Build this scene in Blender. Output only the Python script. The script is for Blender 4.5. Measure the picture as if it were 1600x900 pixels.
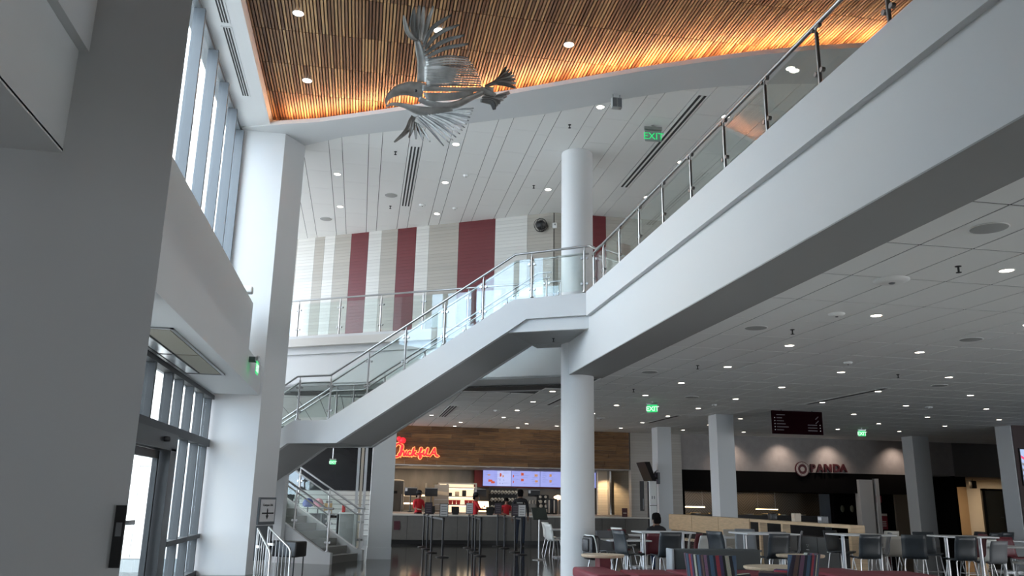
import bpy, bmesh, math, random
from mathutils import Vector, Matrix
random.seed(7)
for _o in list(bpy.data.objects): bpy.data.objects.remove(_o)
SC = bpy.context.scene
COL = SC.collection
# ------------------------------------------------------------------ camera
EYE = 1.55
F_PX = 1285.91; PITCH = math.radians(14.2676); ROLL = math.radians(1.0198); AZ = math.radians(-10.0109)
_ca, _sa = math.cos(AZ), math.sin(AZ); _cp, _sp = math.cos(PITCH), math.sin(PITCH)
_R = Vector((_ca, _sa, 0)); _FL = Vector((-_sa, _ca, 0)); _Zv = Vector((0, 0, 1))
_FW = _FL*_cp + _Zv*_sp; _U = _Zv*_cp - _FL*_sp
_CX = _R*math.cos(ROLL) + _U*math.sin(ROLL); _CY = _U*math.cos(ROLL) - _R*math.sin(ROLL)
cam_d = bpy.data.cameras.new('camera'); cam_d.sensor_width = 36; cam_d.lens = F_PX/1600*36
cam_d.clip_start = 0.05; cam_d.clip_end = 400
cam = bpy.data.objects.new('camera', cam_d); COL.objects.link(cam)
_m = Matrix((_CX, _CY, -_FW)).transposed().to_4x4(); _m.translation = (0, 0, EYE)
cam.matrix_world = _m
SC.camera = cam
# ------------------------------------------------------------------ world, sun, exposure
SC.view_settings.view_transform = 'Standard'; SC.view_settings.look = 'None'
SC.view_settings.gamma = 1.0; SC.view_settings.use_curve_mapping = False
SC.view_settings.exposure = 1.0
W = bpy.data.worlds.new('world'); SC.world = W; W.use_nodes = True
nt = W.node_tree; nt.nodes.clear()
_out = nt.nodes.new('ShaderNodeOutputWorld'); _bg = nt.nodes.new('ShaderNodeBackground')
_tc = nt.nodes.new('ShaderNodeTexCoord'); _nz = nt.nodes.new('ShaderNodeTexNoise'); _cr = nt.nodes.new('ShaderNodeValToRGB')
_nz.inputs['Scale'].default_value = 3.0; _nz.inputs['Detail'].default_value = 5
_cr.color_ramp.elements[0].position = 0.40; _cr.color_ramp.elements[0].color = (0.60, 0.78, 1.0, 1)
_cr.color_ramp.elements[1].position = 0.60; _cr.color_ramp.elements[1].color = (1.0, 0.985, .955, 1)
nt.links.new(_tc.outputs['Generated'], _nz.inputs['Vector']); nt.links.new(_nz.outputs['Fac'], _cr.inputs['Fac'])
nt.links.new(_cr.outputs['Color'], _bg.inputs['Color']); nt.links.new(_bg.outputs['Background'], _out.inputs['Surface'])
_bg.inputs['Strength'].default_value = 5.0
def light(name, kind, loc, energy, color=(1, 1, 1), rot=(0, 0, 0), **k):
    d = bpy.data.lights.new(name, kind); d.energy = energy; d.color = color
    for a, v in k.items(): setattr(d, a, v)
    o = bpy.data.objects.new(name, d); o.location = loc; o.rotation_euler = rot; COL.objects.link(o); return o
light('sun', 'SUN', (0, -60, 60), 3.0, (1, 0.95, 0.88), Vector((.03, .8, -.6)).to_track_quat('-Z', 'Y').to_euler(), angle=math.radians(1.0))
def portal(name, loc, rot, sx, sy):
    o = light(name, 'AREA', loc, 1.0, rot=rot, shape='RECTANGLE', size=sx, size_y=sy); o.data.cycles.is_portal = True; return o
portal('portal_upper_window', (-3.30, 13.1, 7.1), (0, math.radians(-90), 0), 4.4, 8.8)
portal('portal_entrance', (-3.30, 13.1, 1.7), (0, math.radians(-90), 0), 3.4, 8.8)
portal('portal_right_fill_opening', (29.2, 3.0, 2.1), (0, math.radians(90), 0), 3.6, 10.0)  # unseen side opening, added to brighten the food hall
portal('portal_rear_fill_opening', (21.5, -13.8, 2.0), (math.radians(90), 0, 0), 13.0, 3.8)  # unseen rear opening, added as fill for the pier and tile ceiling
portal('portal_right_fill_opening_upper', (29.2, 10.0, 7.45), (0, math.radians(90), 0), 3.1, 20.0)  # upper side opening out of view, added to light the upper ceiling
portal('portal_balcony_window', (-7.25, 23.1, 7.4), (0, math.radians(-90), 0), 3.4, 7.8)
portal('portal_back_hall_window', (-7.25, 29.2, 2.05), (0, math.radians(-90), 0), 3.9, 20.4)

# ------------------------------------------------------------------ pixel helpers (1600x900 frame -> points on real planes)
def ray(px, py):
    a, b = px-800, py-450
    cr_, sr = math.cos(ROLL), math.sin(ROLL)
    v0 = a*cr_ + b*sr; v1 = a*sr - b*cr_
    return _R*v0 + _U*v1 + _FW*F_PX
OR = Vector((0, 0, EYE))
def PZ(px, py, z): r = ray(px, py); return OR + r*((z-EYE)/r.z)
def PY(px, py, y): r = ray(px, py); return OR + r*(y/r.y)
def PX(px, py, x): r = ray(px, py); return OR + r*(x/r.x)
def proj(p):
    v = Vector(p) - OR
    d = v.dot(_FW)
    if d < .05: return None
    return (800 + v.dot(_CX)*F_PX/d, 450 - v.dot(_CY)*F_PX/d, d)
def inframe(p, mg=30):
    q = proj(p); return bool(q) and -mg < q[0] < 1600+mg and -mg < q[1] < 900+mg
# stair frame: D runs down the stair (left and away), M runs across it (away), origin at the bridge corner
SD = Vector((-.866, .5, 0)); SM = Vector((.5, .866, 0)); SP = Vector((4.25, 15.32, 0))
def SW(d, m, z): return SP + SD*d + SM*m + Vector((0, 0, z))

# ------------------------------------------------------------------ mesh helpers
class MB:
    def __init__(s): s.v = []; s.f = []; s.sm = []; s.mi = []
    def add(s, vs, fs, smooth=False, mi=0):
        b = len(s.v); s.v += [tuple(v) for v in vs]
        for f in fs: s.f.append([b+i for i in f]); s.sm.append(smooth); s.mi.append(mi)
        return s
    def box(s, x0, y0, z0, x1, y1, z1, mi=0):
        return s.add([(x0,y0,z0),(x1,y0,z0),(x1,y1,z0),(x0,y1,z0),(x0,y0,z1),(x1,y0,z1),(x1,y1,z1),(x0,y1,z1)],
                     [(0,3,2,1),(4,5,6,7),(0,1,5,4),(1,2,6,5),(2,3,7,6),(3,0,4,7)], False, mi)
    def prism(s, poly, off, mi=0):
        """poly: list of 3D points, off: extrusion vector"""
        n = len(poly); off = Vector(off); p = [Vector(q) for q in poly]
        nrm = Vector((0,0,0))
        for i in range(n): nrm += p[i].cross(p[(i+1) % n])
        vs = p + [q+off for q in p]
        a, b = list(range(n)), list(range(n, 2*n))
        if nrm.dot(off) > 0: fs = [a[::-1], b] + [(i, (i+1) % n, n+(i+1) % n, n+i) for i in range(n)]
        else: fs = [a, b[::-1]] + [(n+i, n+(i+1) % n, (i+1) % n, i) for i in range(n)]
        return s.add(vs, fs, False, mi)
    def bev(s, x0, y0, z0, x1, y1, z1, r, seg=3, mi=0):
        bm = bmesh.new(); bmesh.ops.create_cube(bm, size=1)
        for v in bm.verts: v.co = ((x0+x1)/2+v.co.x*(x1-x0), (y0+y1)/2+v.co.y*(y1-y0), (z0+z1)/2+v.co.z*(z1-z0))
        bmesh.ops.bevel(bm, geom=bm.edges[:], offset=r, segments=seg, affect='EDGES', profile=.5)
        bm.verts.index_update()
        s.add([v.co[:] for v in bm.verts], [[v.index for v in f.verts] for f in bm.faces], True, mi); bm.free(); return s
    def tube(s, pts, r, n=10, cap=True, mi=0, closed=False):
        pts = [Vector(p) for p in pts]; rings = []; N = len(pts)
        rr = r if isinstance(r, (list, tuple)) else [r]*N
        prev = None
        for i, p in enumerate(pts):
            if closed: t = (pts[(i+1) % N]-p).normalized() + (p-pts[i-1]).normalized()
            else:
                t = Vector((0,0,0))
                if i > 0: t += (p-pts[i-1]).normalized()
                if i < N-1: t += (pts[i+1]-p).normalized()
            t = t.normalized() if t.length > 1e-6 else Vector((0,0,1))
            if prev is None: ref = Vector((0,0,1)) if abs(t.z) < .9 else Vector((1,0,0))
            else: ref = prev
            u = (ref - t*ref.dot(t)); u = u.normalized() if u.length > 1e-6 else t.orthogonal().normalized()
            w = t.cross(u); prev = u
            k = 1.0
            if 0 < i < N-1:
                c = (p-pts[i-1]).normalized().dot((pts[i+1]-p).normalized()); k = min(1.6, 1/max(.5, math.sqrt(max(.01,(1+c)/2))))
            rings.append([p + (u*math.cos(2*math.pi*j/n) + w*math.sin(2*math.pi*j/n))*rr[i]*(k if not closed else 1) for j in range(n)])
        vs = [v for rg in rings for v in rg]; fs = []
        for i in range(N if closed else N-1):
            a, b = i*n, ((i+1) % N)*n
            for j in range(n): fs.append((a+j, a+(j+1) % n, b+(j+1) % n, b+j))
        s.add(vs, fs, True, mi)
        if cap and not closed:
            s.add(rings[0], [list(range(n))[::-1]], False, mi); s.add(rings[-1], [list(range(n))], False, mi)
        return s
    def cyl(s, x, y, z0, z1, r, n=24, r1=None, mi=0):
        r1 = r if r1 is None else r1
        a = [(x+r*math.cos(2*math.pi*j/n), y+r*math.sin(2*math.pi*j/n), z0) for j in range(n)]
        b = [(x+r1*math.cos(2*math.pi*j/n), y+r1*math.sin(2*math.pi*j/n), z1) for j in range(n)]
        s.add(a+b, [(j, (j+1) % n, n+(j+1) % n, n+j) for j in range(n)], True, mi)
        s.add(a, [list(range(n))[::-1]], False, mi); s.add(b, [list(range(n))], False, mi); return s
    def lathe(s, x, y, prof, n=24, mi=0):
        vs = []; m = len(prof)
        for (r, z) in prof:
            for j in range(n): vs.append((x+r*math.cos(2*math.pi*j/n), y+r*math.sin(2*math.pi*j/n), z))
        fs = [(i*n+j, i*n+(j+1) % n, (i+1)*n+(j+1) % n, (i+1)*n+j) for i in range(m-1) for j in range(n)]
        return s.add(vs, fs, True, mi)
    def ball(s, c, r, n=12, sz=1.0, mi=0):
        k = n//2+1
        return s.lathe(c[0], c[1], [(max(1e-4, r*math.sin(math.pi*i/k)), c[2]-r*sz*math.cos(math.pi*i/k)) for i in range(k+1)], n, mi)
    def mesh(s, name):
        me = bpy.data.meshes.new(name); me.from_pydata(s.v, [], s.f)
        me.polygons.foreach_set('use_smooth', s.sm); me.polygons.foreach_set('material_index', s.mi)
        me.update(); return me
    def build(s, name, mat, parent=None, loc=(0,0,0), rz=0.0, label=None):
        return ob(name, s.mesh(name), mat, parent, loc, rz, label)
def ob(name, me, mat, parent=None, loc=(0,0,0), rz=0.0, label=None):
    o = bpy.data.objects.new(name, me); COL.objects.link(o)
    if mat is not None and len(me.materials) == 0:
        for q in (mat if isinstance(mat, (list, tuple)) else [mat]): me.materials.append(q)
    o.location = loc; o.rotation_euler = (0, 0, rz)
    if parent: o.parent = parent
    if label: o['label'] = label
    return o
def thing(name, label, cat, loc=(0,0,0), rz=0.0, group=None):
    o = bpy.data.objects.new(name, None); COL.objects.link(o); o.empty_display_size = .1
    o.location = loc; o.rotation_euler = (0, 0, rz); o['label'] = label; o['category'] = cat
    if group: o['group'] = group
    return o
def tag(o, label, cat, group=None, kind=None):
    o['label'] = label; o['category'] = cat
    if group: o['group'] = group
    if kind: o['kind'] = kind
    return o
def struct(name, mb, mat, label, cat='wall'):
    return tag(mb.build(name, mat), label, cat, None, 'structure')
def dup(root, loc, rz=None, label=None, group=None):
    r = root.copy(); COL.objects.link(r); r.location = loc
    if rz is not None: r.rotation_euler = (0, 0, rz)
    if label: r['label'] = label
    if group: r['group'] = group
    for ch in list(root.children):
        c = ch.copy(); COL.objects.link(c); c.parent = r
        for g in list(ch.children):
            e = g.copy(); COL.objects.link(e); e.parent = c
    return r

# ------------------------------------------------------------------ materials
MATS = {}
def mat(name, col, rough=.5, metal=0.0, noise=0.0, nscale=8.0, bump=0.0, bscale=60.0, emit=None, estr=0.0, spec=.5, coat=0.0, stretch=None):
    if name in MATS: return MATS[name]
    m = bpy.data.materials.new(name); m.use_nodes = True; t = m.node_tree; b = t.nodes['Principled BSDF']
    b.inputs['Base Color'].default_value = (*col, 1); b.inputs['Roughness'].default_value = rough; b.inputs['Metallic'].default_value = metal
    b.inputs['Specular IOR Level'].default_value = spec; b.inputs['Coat Weight'].default_value = coat
    tc = None
    if noise or bump:
        tc = t.nodes.new('ShaderNodeTexCoord'); mp = t.nodes.new('ShaderNodeMapping'); t.links.new(tc.outputs['Object'], mp.inputs['Vector'])
        if stretch: mp.inputs['Scale'].default_value = stretch
    if noise:
        nz = t.nodes.new('ShaderNodeTexNoise'); nz.inputs['Scale'].default_value = nscale; nz.inputs['Detail'].default_value = 4
        t.links.new(mp.outputs['Vector'], nz.inputs['Vector'])
        r = t.nodes.new('ShaderNodeValToRGB'); r.color_ramp.elements[0].position = .3; r.color_ramp.elements[1].position = .7
        r.color_ramp.elements[0].color = (*[c*(1-noise) for c in col], 1); r.color_ramp.elements[1].color = (*[min(1, c*(1+noise)) for c in col], 1)
        t.links.new(nz.outputs['Fac'], r.inputs['Fac']); t.links.new(r.outputs['Color'], b.inputs['Base Color'])
    if bump:
        nb = t.nodes.new('ShaderNodeTexNoise'); nb.inputs['Scale'].default_value = bscale; t.links.new(mp.outputs['Vector'], nb.inputs['Vector'])
        bp = t.nodes.new('ShaderNodeBump'); bp.inputs['Strength'].default_value = bump; bp.inputs['Distance'].default_value = .01
        t.links.new(nb.outputs['Fac'], bp.inputs['Height']); t.links.new(bp.outputs['Normal'], b.inputs['Normal'])
    if emit:
        b.inputs['Emission Color'].default_value = (*emit, 1); b.inputs['Emission Strength'].default_value = estr
    MATS[name] = m; return m
def glass_mat(name, tint, refl=1.0, f0=.04):
    m = bpy.data.materials.new(name); m.use_nodes = True; t = m.node_tree; t.nodes.clear()
    o = t.nodes.new('ShaderNodeOutputMaterial'); mx = t.nodes.new('ShaderNodeMixShader'); tr = t.nodes.new('ShaderNodeBsdfTransparent')
    gl = t.nodes.new('ShaderNodeBsdfGlossy'); lw = t.nodes.new('ShaderNodeLayerWeight'); lw.inputs['Blend'].default_value = .5
    tr.inputs['Color'].default_value = (*tint, 1); gl.inputs['Roughness'].default_value = .01
    def M(op, a, v):
        n = t.nodes.new('ShaderNodeMath'); n.operation = op; t.links.new(a, n.inputs[0]); n.inputs[1].default_value = v; n.use_clamp = True; return n.outputs[0]
    fac = M('ADD', M('MULTIPLY', M('POWER', lw.outputs['Facing'], 5.0), refl*(1-f0)), f0)
    t.links.new(fac, mx.inputs[0])
    t.links.new(tr.outputs[0], mx.inputs[1]); t.links.new(gl.outputs[0], mx.inputs[2]); t.links.new(mx.outputs[0], o.inputs['Surface'])
    MATS[name] = m; return m
def node_mat(name, fn):
    m = bpy.data.materials.new(name); m.use_nodes = True; fn(m.node_tree, m.node_tree.nodes['Principled BSDF']); MATS[name] = m; return m
PAINT = mat('white_paint', (.62, .63, .635), .55, bump=.03, bscale=300)
PAINTG = mat('grey_paint', (.50, .50, .49), .6, bump=.03, bscale=300)
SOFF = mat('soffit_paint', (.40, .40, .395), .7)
TILE = mat('ceiling_tile', (.88, .88, .86), .9, bump=.15, bscale=220)
TBAR = mat('ceiling_grid', (.07, .072, .072), .7)
PANEL = mat('ceiling_panel', (.84, .84, .82), .7)
SHADOWGAP = mat('shadow_gap', (.05, .05, .05), .9)
STEEL = mat('brushed_steel', (.42, .42, .42), .3, 1.0)
CHROME = mat('chrome', (.62, .62, .63), .3, 1.0)
DARKMET = mat('dark_anodised', (.028, .03, .032), .4, .3)
GREYMET = mat('grey_mullion', (.13, .145, .16), .5, .2)
ENTM = mat('entrance_frame', (.055, .06, .064), .6, .1)
BLACK = mat('black_plastic', (.012, .012, .013), .45)
WHITEP = mat('white_plastic', (.82, .82, .80), .45)
GLASS = glass_mat('rail_glass', (.93, .965, .95), .8, .05)
WGLASS = glass_mat('window_glass', (.95, .975, .98), .45, .03)
LAMP = mat('lamp_lens', (1, .95, .88), .5, emit=(1, .90, .76), estr=9)
LAMPC = mat('lamp_lens_cool', (1, .97, .92), .5, emit=(1, .95, .86), estr=9)
CHARCOAL = mat('charcoal_shell', (.030, .036, .042), .38, noise=.15)
GREYSH = mat('grey_shell', (.17, .175, .185), .45)
WHITESH = mat('white_shell', (.72, .73, .70), .4)
BEIGESH = mat('beige_shell', (.50, .46, .40), .45)
MAROONSH = mat('maroon_shell', (.13, .022, .03), .42)
MAROON = mat('maroon_vinyl', (.19, .028, .045), .42, noise=.12, nscale=5, bump=.08, bscale=120)
MAROONP = mat('maroon_panel', (.16, .02, .03), .5)
GREYFAB = mat('grey_fabric', (.060, .068, .070), .9, bump=.3, bscale=400)
LWOOD = mat('light_wood', (.56, .40, .24), .5, noise=.14, nscale=3, stretch=(1, 1, 9))
LWOODT = mat('light_wood_top', (.60, .48, .35), .4, noise=.10, nscale=4, stretch=(1, 9, 1))
# ================================================================== SETTING
ZL, ZU, ZW = 4.12, 9.30, 9.58      # lower ceiling, upper panel ceiling, underside of the wood slats
# ---- floor: dark polished terrazzo tile
def _floor(t, b):
    tc = t.nodes.new('ShaderNodeTexCoord'); br = t.nodes.new('ShaderNodeTexBrick'); nz = t.nodes.new('ShaderNodeTexNoise')
    br.offset = 0.0; br.inputs['Scale'].default_value = 1.0; br.inputs['Brick Width'].default_value = .61; br.inputs['Row Height'].default_value = .61
    br.inputs['Mortar Size'].default_value = .006; br.inputs['Color1'].default_value = (.028, .026, .024, 1); br.inputs['Color2'].default_value = (.045, .042, .039, 1)
    br.inputs['Mortar'].default_value = (.014, .014, .014, 1)
    t.links.new(tc.outputs['Object'], br.inputs['Vector']); t.links.new(tc.outputs['Object'], nz.inputs['Vector']); nz.inputs['Scale'].default_value = 40
    mx = t.nodes.new('ShaderNodeMix'); mx.data_type = 'RGBA'; mx.blend_type = 'MULTIPLY'; mx.inputs[0].default_value = .5
    t.links.new(br.outputs['Color'], mx.inputs[6]); t.links.new(nz.outputs['Color'], mx.inputs[7]); t.links.new(mx.outputs[2], b.inputs['Base Color'])
    b.inputs['Roughness'].default_value = .09; b.inputs['Specular IOR Level'].default_value = .6
FLOORM = node_mat('polished_floor', _floor)
struct('floor_bounce', MB().box(-4.4, -13.75, -.1, 29, 11.2, .004), mat('pale_bounce_floor', (.64, .62, .58), .35, noise=.1, nscale=30), 'unseen pale floor area added to bounce daylight upward', 'floor')  # out-of-view pale zone, added to reflect daylight up as fill
struct('floor', MB().box(-12, -14, -.2, 30, 48, 0), FLOORM, 'dark polished tiled floor of the hall', 'floor')
struct('ground', MB().box(-70, -40, -.4, -3.25, 110, -.02), mat('concrete', (.55, .54, .52), .9, noise=.08), 'pale concrete paving outside the glass entrance', 'paving')
# ---- roof and outer shell
struct('ceiling_roof', MB().box(-3.35, -14.2, 9.72, 30, 48, 9.95).box(-7.3, 18.3, 9.71, -3.35, 48, 9.96), SHADOWGAP, 'dark roof deck above the slat ceiling', 'ceiling')
struct('wall_right', MB().box(29, -13.75, 0, 29.3, 48, .3).box(29, -13.75, 3.9, 29.3, 48, 5.9).box(29, -13.75, 9.0, 29.3, 48, 9.7).box(29, 20, .3, 29.3, 48, 3.9).box(29, 20, 5.9, 29.3, 48, 9.0).box(29, -13.75, .3, 29.3, -2, 3.9).box(29, 8, .3, 29.3, 20, 3.9).box(29, -13.75, 5.9, 29.3, 0, 9.0), PAINT, 'white wall at the far right end of the food hall')  # side openings are out of view, put in to admit fill daylight
struct('wall_far', MB().box(-12, 47, 0, 29, 47.3, 9.7), PAINT, 'white wall at the far end of the hall')
wr = MB(); wr.box(-5, -14, 0, 15, -13.75, 9.7); wr.box(28, -14, 0, 29.3, -13.75, 9.7); wr.box(15, -14, 3.9, 28, -13.75, 9.7); wr.box(15, -14, 0, 28, -13.75, .1)  # the gap in this wall is unseen, added for fill daylight
struct('wall_rear', wr, PAINT, 'white rear wall behind the photographer')
# ---- left wall
wl = MB()
wl.box(-3.35, -14, 9.3, -3.0, 18, 9.7)
wl.box(-3.35, 8.7, 3.45, -3.0, 18.2, 4.95)                         # spandrel between door glazing and upper window
wl.box(-4.6, -14, 0, -4.4, 8.75, 4.82); wl.box(-3.35, -14, 4.83, -3.12, 8.3, 9.7)
wl.box(-7, 18.2, 0, -3.0, 18.5, 9.7)
wl.box(-7.3, 18.2, 0, -7, 47.3, .1); wl.box(-7.3, 18.2, 4.0, -7, 47.3, 5.7); wl.box(-7.3, 18.2, 9.1, -7, 47.3, 9.7); wl.box(-7.3, 18.2, .1, -7, 19, 4.0); wl.box(-7.3, 39.4, .1, -7, 47.3, 4.0); wl.box(-7.3, 18.2, 5.7, -7, 19.2, 9.1); wl.box(-7.3, 27, 5.7, -7, 47.3, 9.1)
struct('wall_left', wl, PAINT, 'white left wall holding the entrance and the tall upper window')
# near pier
struct('wall_near_pier', MB().prism([(-4.4, 8.25, 0), (-2.06, 8.25, 0), (-2.35, 8.75, 0), (-4.4, 8.75, 0)], (0, 0, 9.7)), PAINT, 'large grey shaded wall pier at the left edge', 'wall')
# bulkheads left of the pier
nb = MB(); nb.box(-3.35, -14, 4.80, -3.09, 8.25, 5.90); nb.box(-3.35, -14, 5.90, -2.99, 8.25, 9.6); nb.box(-4.4, -14, 4.78, -3.09, 8.25, 4.82)
struct('wall_near_bulkhead', nb, PAINT, 'white stepped bulkhead high in the top left corner', 'bulkhead')
# vestibule soffit, fascia and parapet between the pier and the white column
struct('ceiling_vestibule', MB().box(-3.0, 8.5, 3.44, -2.2, 17.1, 3.52), PAINT, 'white soffit over the entrance doors', 'ceiling')
struct('trim_1', MB().box(-2.20, 8.30, 3.44, -2.07, 17.1, 4.02), PAINT, 'white fascia above the entrance doors', 'fascia')
struct('wall_parapet', MB().box(-2.50, 8.6, 4.02, -2.35, 17.07, 5.30).box(-3.0, 8.75, 3.98, -2.2, 17.05, 4.01), PAINT, 'white parapet wall below the tall upper window', 'wall')
# white column with angled side
struct('wall_column_pier', MB().prism([(-3.35, 17.5, 0), (-2.07, 17.5, 0), (-1.68, 18.1, 0), (-2.0, 18.6, 0), (-3.35, 18.6, 0)], (0, 0, 9.6)), PAINT,
       'tall white pier beside the upper window, bright on its left face', 'pier')
struct('ceiling_border', MB().box(-3.0, -14, 9.31, -2.37, 17.45, 9.6), PAINT, 'white ceiling border strip between the window and the wood slats', 'ceiling')
# ---- upper window: glass and deep fins
fy = [PX(p, q, -3.0).y for p, q in ((315, 24), (337, 79), (354, 124), (367, 166), (375, 183))]
w1 = struct('window_1', MB().box(-3.30, 8.75, 4.95, -3.02, 17.5, 5.05).box(-3.30, 8.75, 9.22, -3.02, 17.5, 9.3), GREYMET, 'tall upper window with deep grey vertical fins', 'window')
fins = [y for y in (fy[0]-k*1.62 for k in range(6, 0, -1)) if y > 8.9] + fy[:4] + [17.42]
for k, y in enumerate(fins):
    MB().box(-3.12, y-.04, 5.05, -2.94, y+.04, 9.22).build('window_fin', GREYMET, w1)
for a, b in zip([8.75]+fins, fins):
    MB().box(-3.075, a+.03, 5.05, -3.065, b-.03, 9.22).build('pane', WGLASS, w1)
# linear diffusers in the border
for (a, b) in ((8.0, 13.2), (13.3, 15.9)):
    o = thing('linear_diffuser', 'black slotted air diffuser in the white ceiling border, %s run' % ('nearer' if a < 10 else 'farther'), 'vent', (-2.72, (a+b)/2, 9.31))
    MB().box(-.09, -(b-a)/2, -.006, .09, (b-a)/2, .0).build('diffuser_frame', PAINT, o)
    for k in range(3): MB().box(-.062+k*.045, -(b-a)/2+.03, -.009, -.034+k*.045, (b-a)/2-.03, -.006).build('slot', SHADOWGAP, o)
# ---- entrance glazing at X=-3
d1 = struct('window_2', MB().box(-3.14, 8.75, 2.42, -2.98, 17.5, 2.56).box(-3.14, 8.75, 3.36, -2.98, 17.5, 3.44).box(-3.14, 14.6, .68, -2.98, 17.5, .76).box(-3.14, 14.0, 0, -2.98, 17.5, .08),
            ENTM, 'dark framed glazed screen around the entrance doors', 'window')
for y, m in ((9.6, DARKMET), (11.6, DARKMET), (12.6, DARKMET), (13.75, DARKMET), (14.55, ENTM), (15.45, ENTM), (16.4, ENTM), (17.3, ENTM)):
    MB().box(-3.14, y-.04, 2.5, -3.0, y+.04, 3.4).build('mullion', m if y < 14 else ENTM, d1)
for y in (14.55, 15.45, 16.4, 17.3): MB().box(-3.14, y-.04, .0, -3.0, y+.04, 2.5).build('mullion', ENTM, d1)
for a, b in ((8.75, 9.6), (9.6, 11.6), (11.6, 12.6), (12.6, 13.75), (13.75, 14.55), (14.55, 15.45), (15.45, 16.4), (16.4, 17.3)):
    MB().box(-3.1, a+.05, 2.56, -3.09, b-.05, 3.36).build('pane', WGLASS, d1)
    if a > 13.9: MB().box(-3.1, a+.05, .08, -3.09, b-.05, 2.42).build('pane', WGLASS, d1)
dr = struct('door_1', MB().box(-3.16, 8.75, 2.16, -2.90, 14.15, 2.42).box(-3.16, 13.72, 0, -2.90, 14.15, 2.2), DARKMET, 'dark framed automatic glass entrance doors', 'door')
for a, b in ((10.55, 12.05), (12.05, 13.62)):
    lf = MB().box(-3.1, a, .0, -3.04, a+.08, 2.15).box(-3.1, b-.08, .0, -3.04, b, 2.15).box(-3.1, a, 2.03, -3.04, b, 2.15).box(-3.1, a, 0, -3.04, b, .2).build('door_leaf', DARKMET, dr)
    MB().box(-3.075, a+.08, .2, -3.065, b-.08, 2.03).build('pane', WGLASS, lf)
    MB().box(-3.04, a+.12 if a > 12 else b-.42, 1.10, -2.99, a+.42 if a > 12 else b-.12, 1.16).build('door_handle', STEEL, lf)
MB().box(-3.1, 8.75, 0, -3.09, 10.5, 2.16).build('pane', WGLASS, dr)
MB().lathe(0, 0, [(.0001, -.03), (.05, -.03), (.06, 0), (.05, .04), (.0001, .05)], 16).build('door_sensor', BLACK, dr, (-2.87, 13.2, 2.30))
# outside: clad wall of the projecting wing
fb = struct('wall_outside_wing', MB().box(-9, 18.06, -.1, -3.36, 18.2, 10.9), mat('facade_joint', (.35, .36, .37), .8), 'white panelled outside wall seen through the windows', 'wall')
FP = mat('facade_panel', (.76, .75, .72), .6, noise=.04, nscale=.6); FB = mat('facade_base', (.22, .25, .26), .7)
pm = MB().box(.006, 0, .006, .904, .03, 1.774).mesh('facade_panel')
for k in range(6):
    for j in range(6): ob('facade_panel', pm, FP, fb, (-8.9+j*.91, 18.03, .25+k*1.78))
MB().box(-9, 18.03, -.05, -3.36, 18.06, .24).build('base_course', FB, fb)

# ---- wood slat ceiling
def _wood(t, b):
    g = t.nodes.new('ShaderNodeNewGeometry'); sx = t.nodes.new('ShaderNodeSeparateXYZ'); t.links.new(g.outputs['Position'], sx.inputs[0])
    def mth(op, a, v):
        n = t.nodes.new('ShaderNodeMath'); n.operation = op; t.links.new(a, n.inputs[0]); n.inputs[1].default_value = v; return n.outputs[0]
    ix = mth('FLOOR', mth('MULTIPLY', mth('ADD', sx.outputs[0], 2.37), 1/PITCHX), 0)
    iy = mth('FLOOR', mth('MULTIPLY', mth('SUBTRACT', sx.outputs[1], ROW0), 1/1.217), 0)
    cx = t.nodes.new('ShaderNodeCombineXYZ'); t.links.new(ix, cx.inputs[0]); t.links.new(iy, cx.inputs[1])
    wn = t.nodes.new('ShaderNodeTexWhiteNoise'); wn.noise_dimensions = '2D'; t.links.new(cx.outputs[0], wn.inputs['Vector'])
    cr = t.nodes.new('ShaderNodeValToRGB'); e = cr.color_ramp.elements
    e[0].position = 0; e[0].color = (.13, .062, .030, 1); e[1].position = 1; e[1].color = (.50, .31, .15, 1)
    for p, c in ((.25, (.21, .105, .052, 1)), (.5, (.30, .165, .082, 1)), (.75, (.40, .23, .105, 1))):
        x = cr.color_ramp.elements.new(p); x.color = c
    t.links.new(wn.outputs['Value'], cr.inputs[0])
    mp = t.nodes.new('ShaderNodeMapping'); mp.inputs['Scale'].default_value = (60, 2.5, 60); t.links.new(g.outputs['Position'], mp.inputs['Vector'])
    nz = t.nodes.new('ShaderNodeTexNoise'); nz.inputs['Scale'].default_value = 1; t.links.new(mp.outputs[0], nz.inputs['Vector'])
    r2 = t.nodes.new('ShaderNodeValToRGB'); r2.color_ramp.elements[0].color = (.72, .72, .72, 1); r2.color_ramp.elements[0].position = .3; r2.color_ramp.elements[1].position = .7
    t.links.new(nz.outputs['Fac'], r2.inputs[0])
    mx = t.nodes.new('ShaderNodeMix'); mx.data_type = 'RGBA'; mx.blend_type = 'MULTIPLY'; mx.inputs[0].default_value = 1
    t.links.new(cr.outputs[0], mx.inputs[6]); t.links.new(r2.outputs[0], mx.inputs[7]); t.links.new(mx.outputs[2], b.inputs['Base Color'])
    b.inputs['Roughness'].default_value = .55
PITCHX, ROW0 = .0585, 3.88*1.0139-.0
WOODM = node_mat('slat_wood', _wood)
cw = struct('ceiling_wood', MB().box(-2.39, -13.7, ZW+.05, 14, 20, ZW+.07), SHADOWGAP, 'warm wooden slat ceiling of mixed brown strips', 'ceiling')
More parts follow.
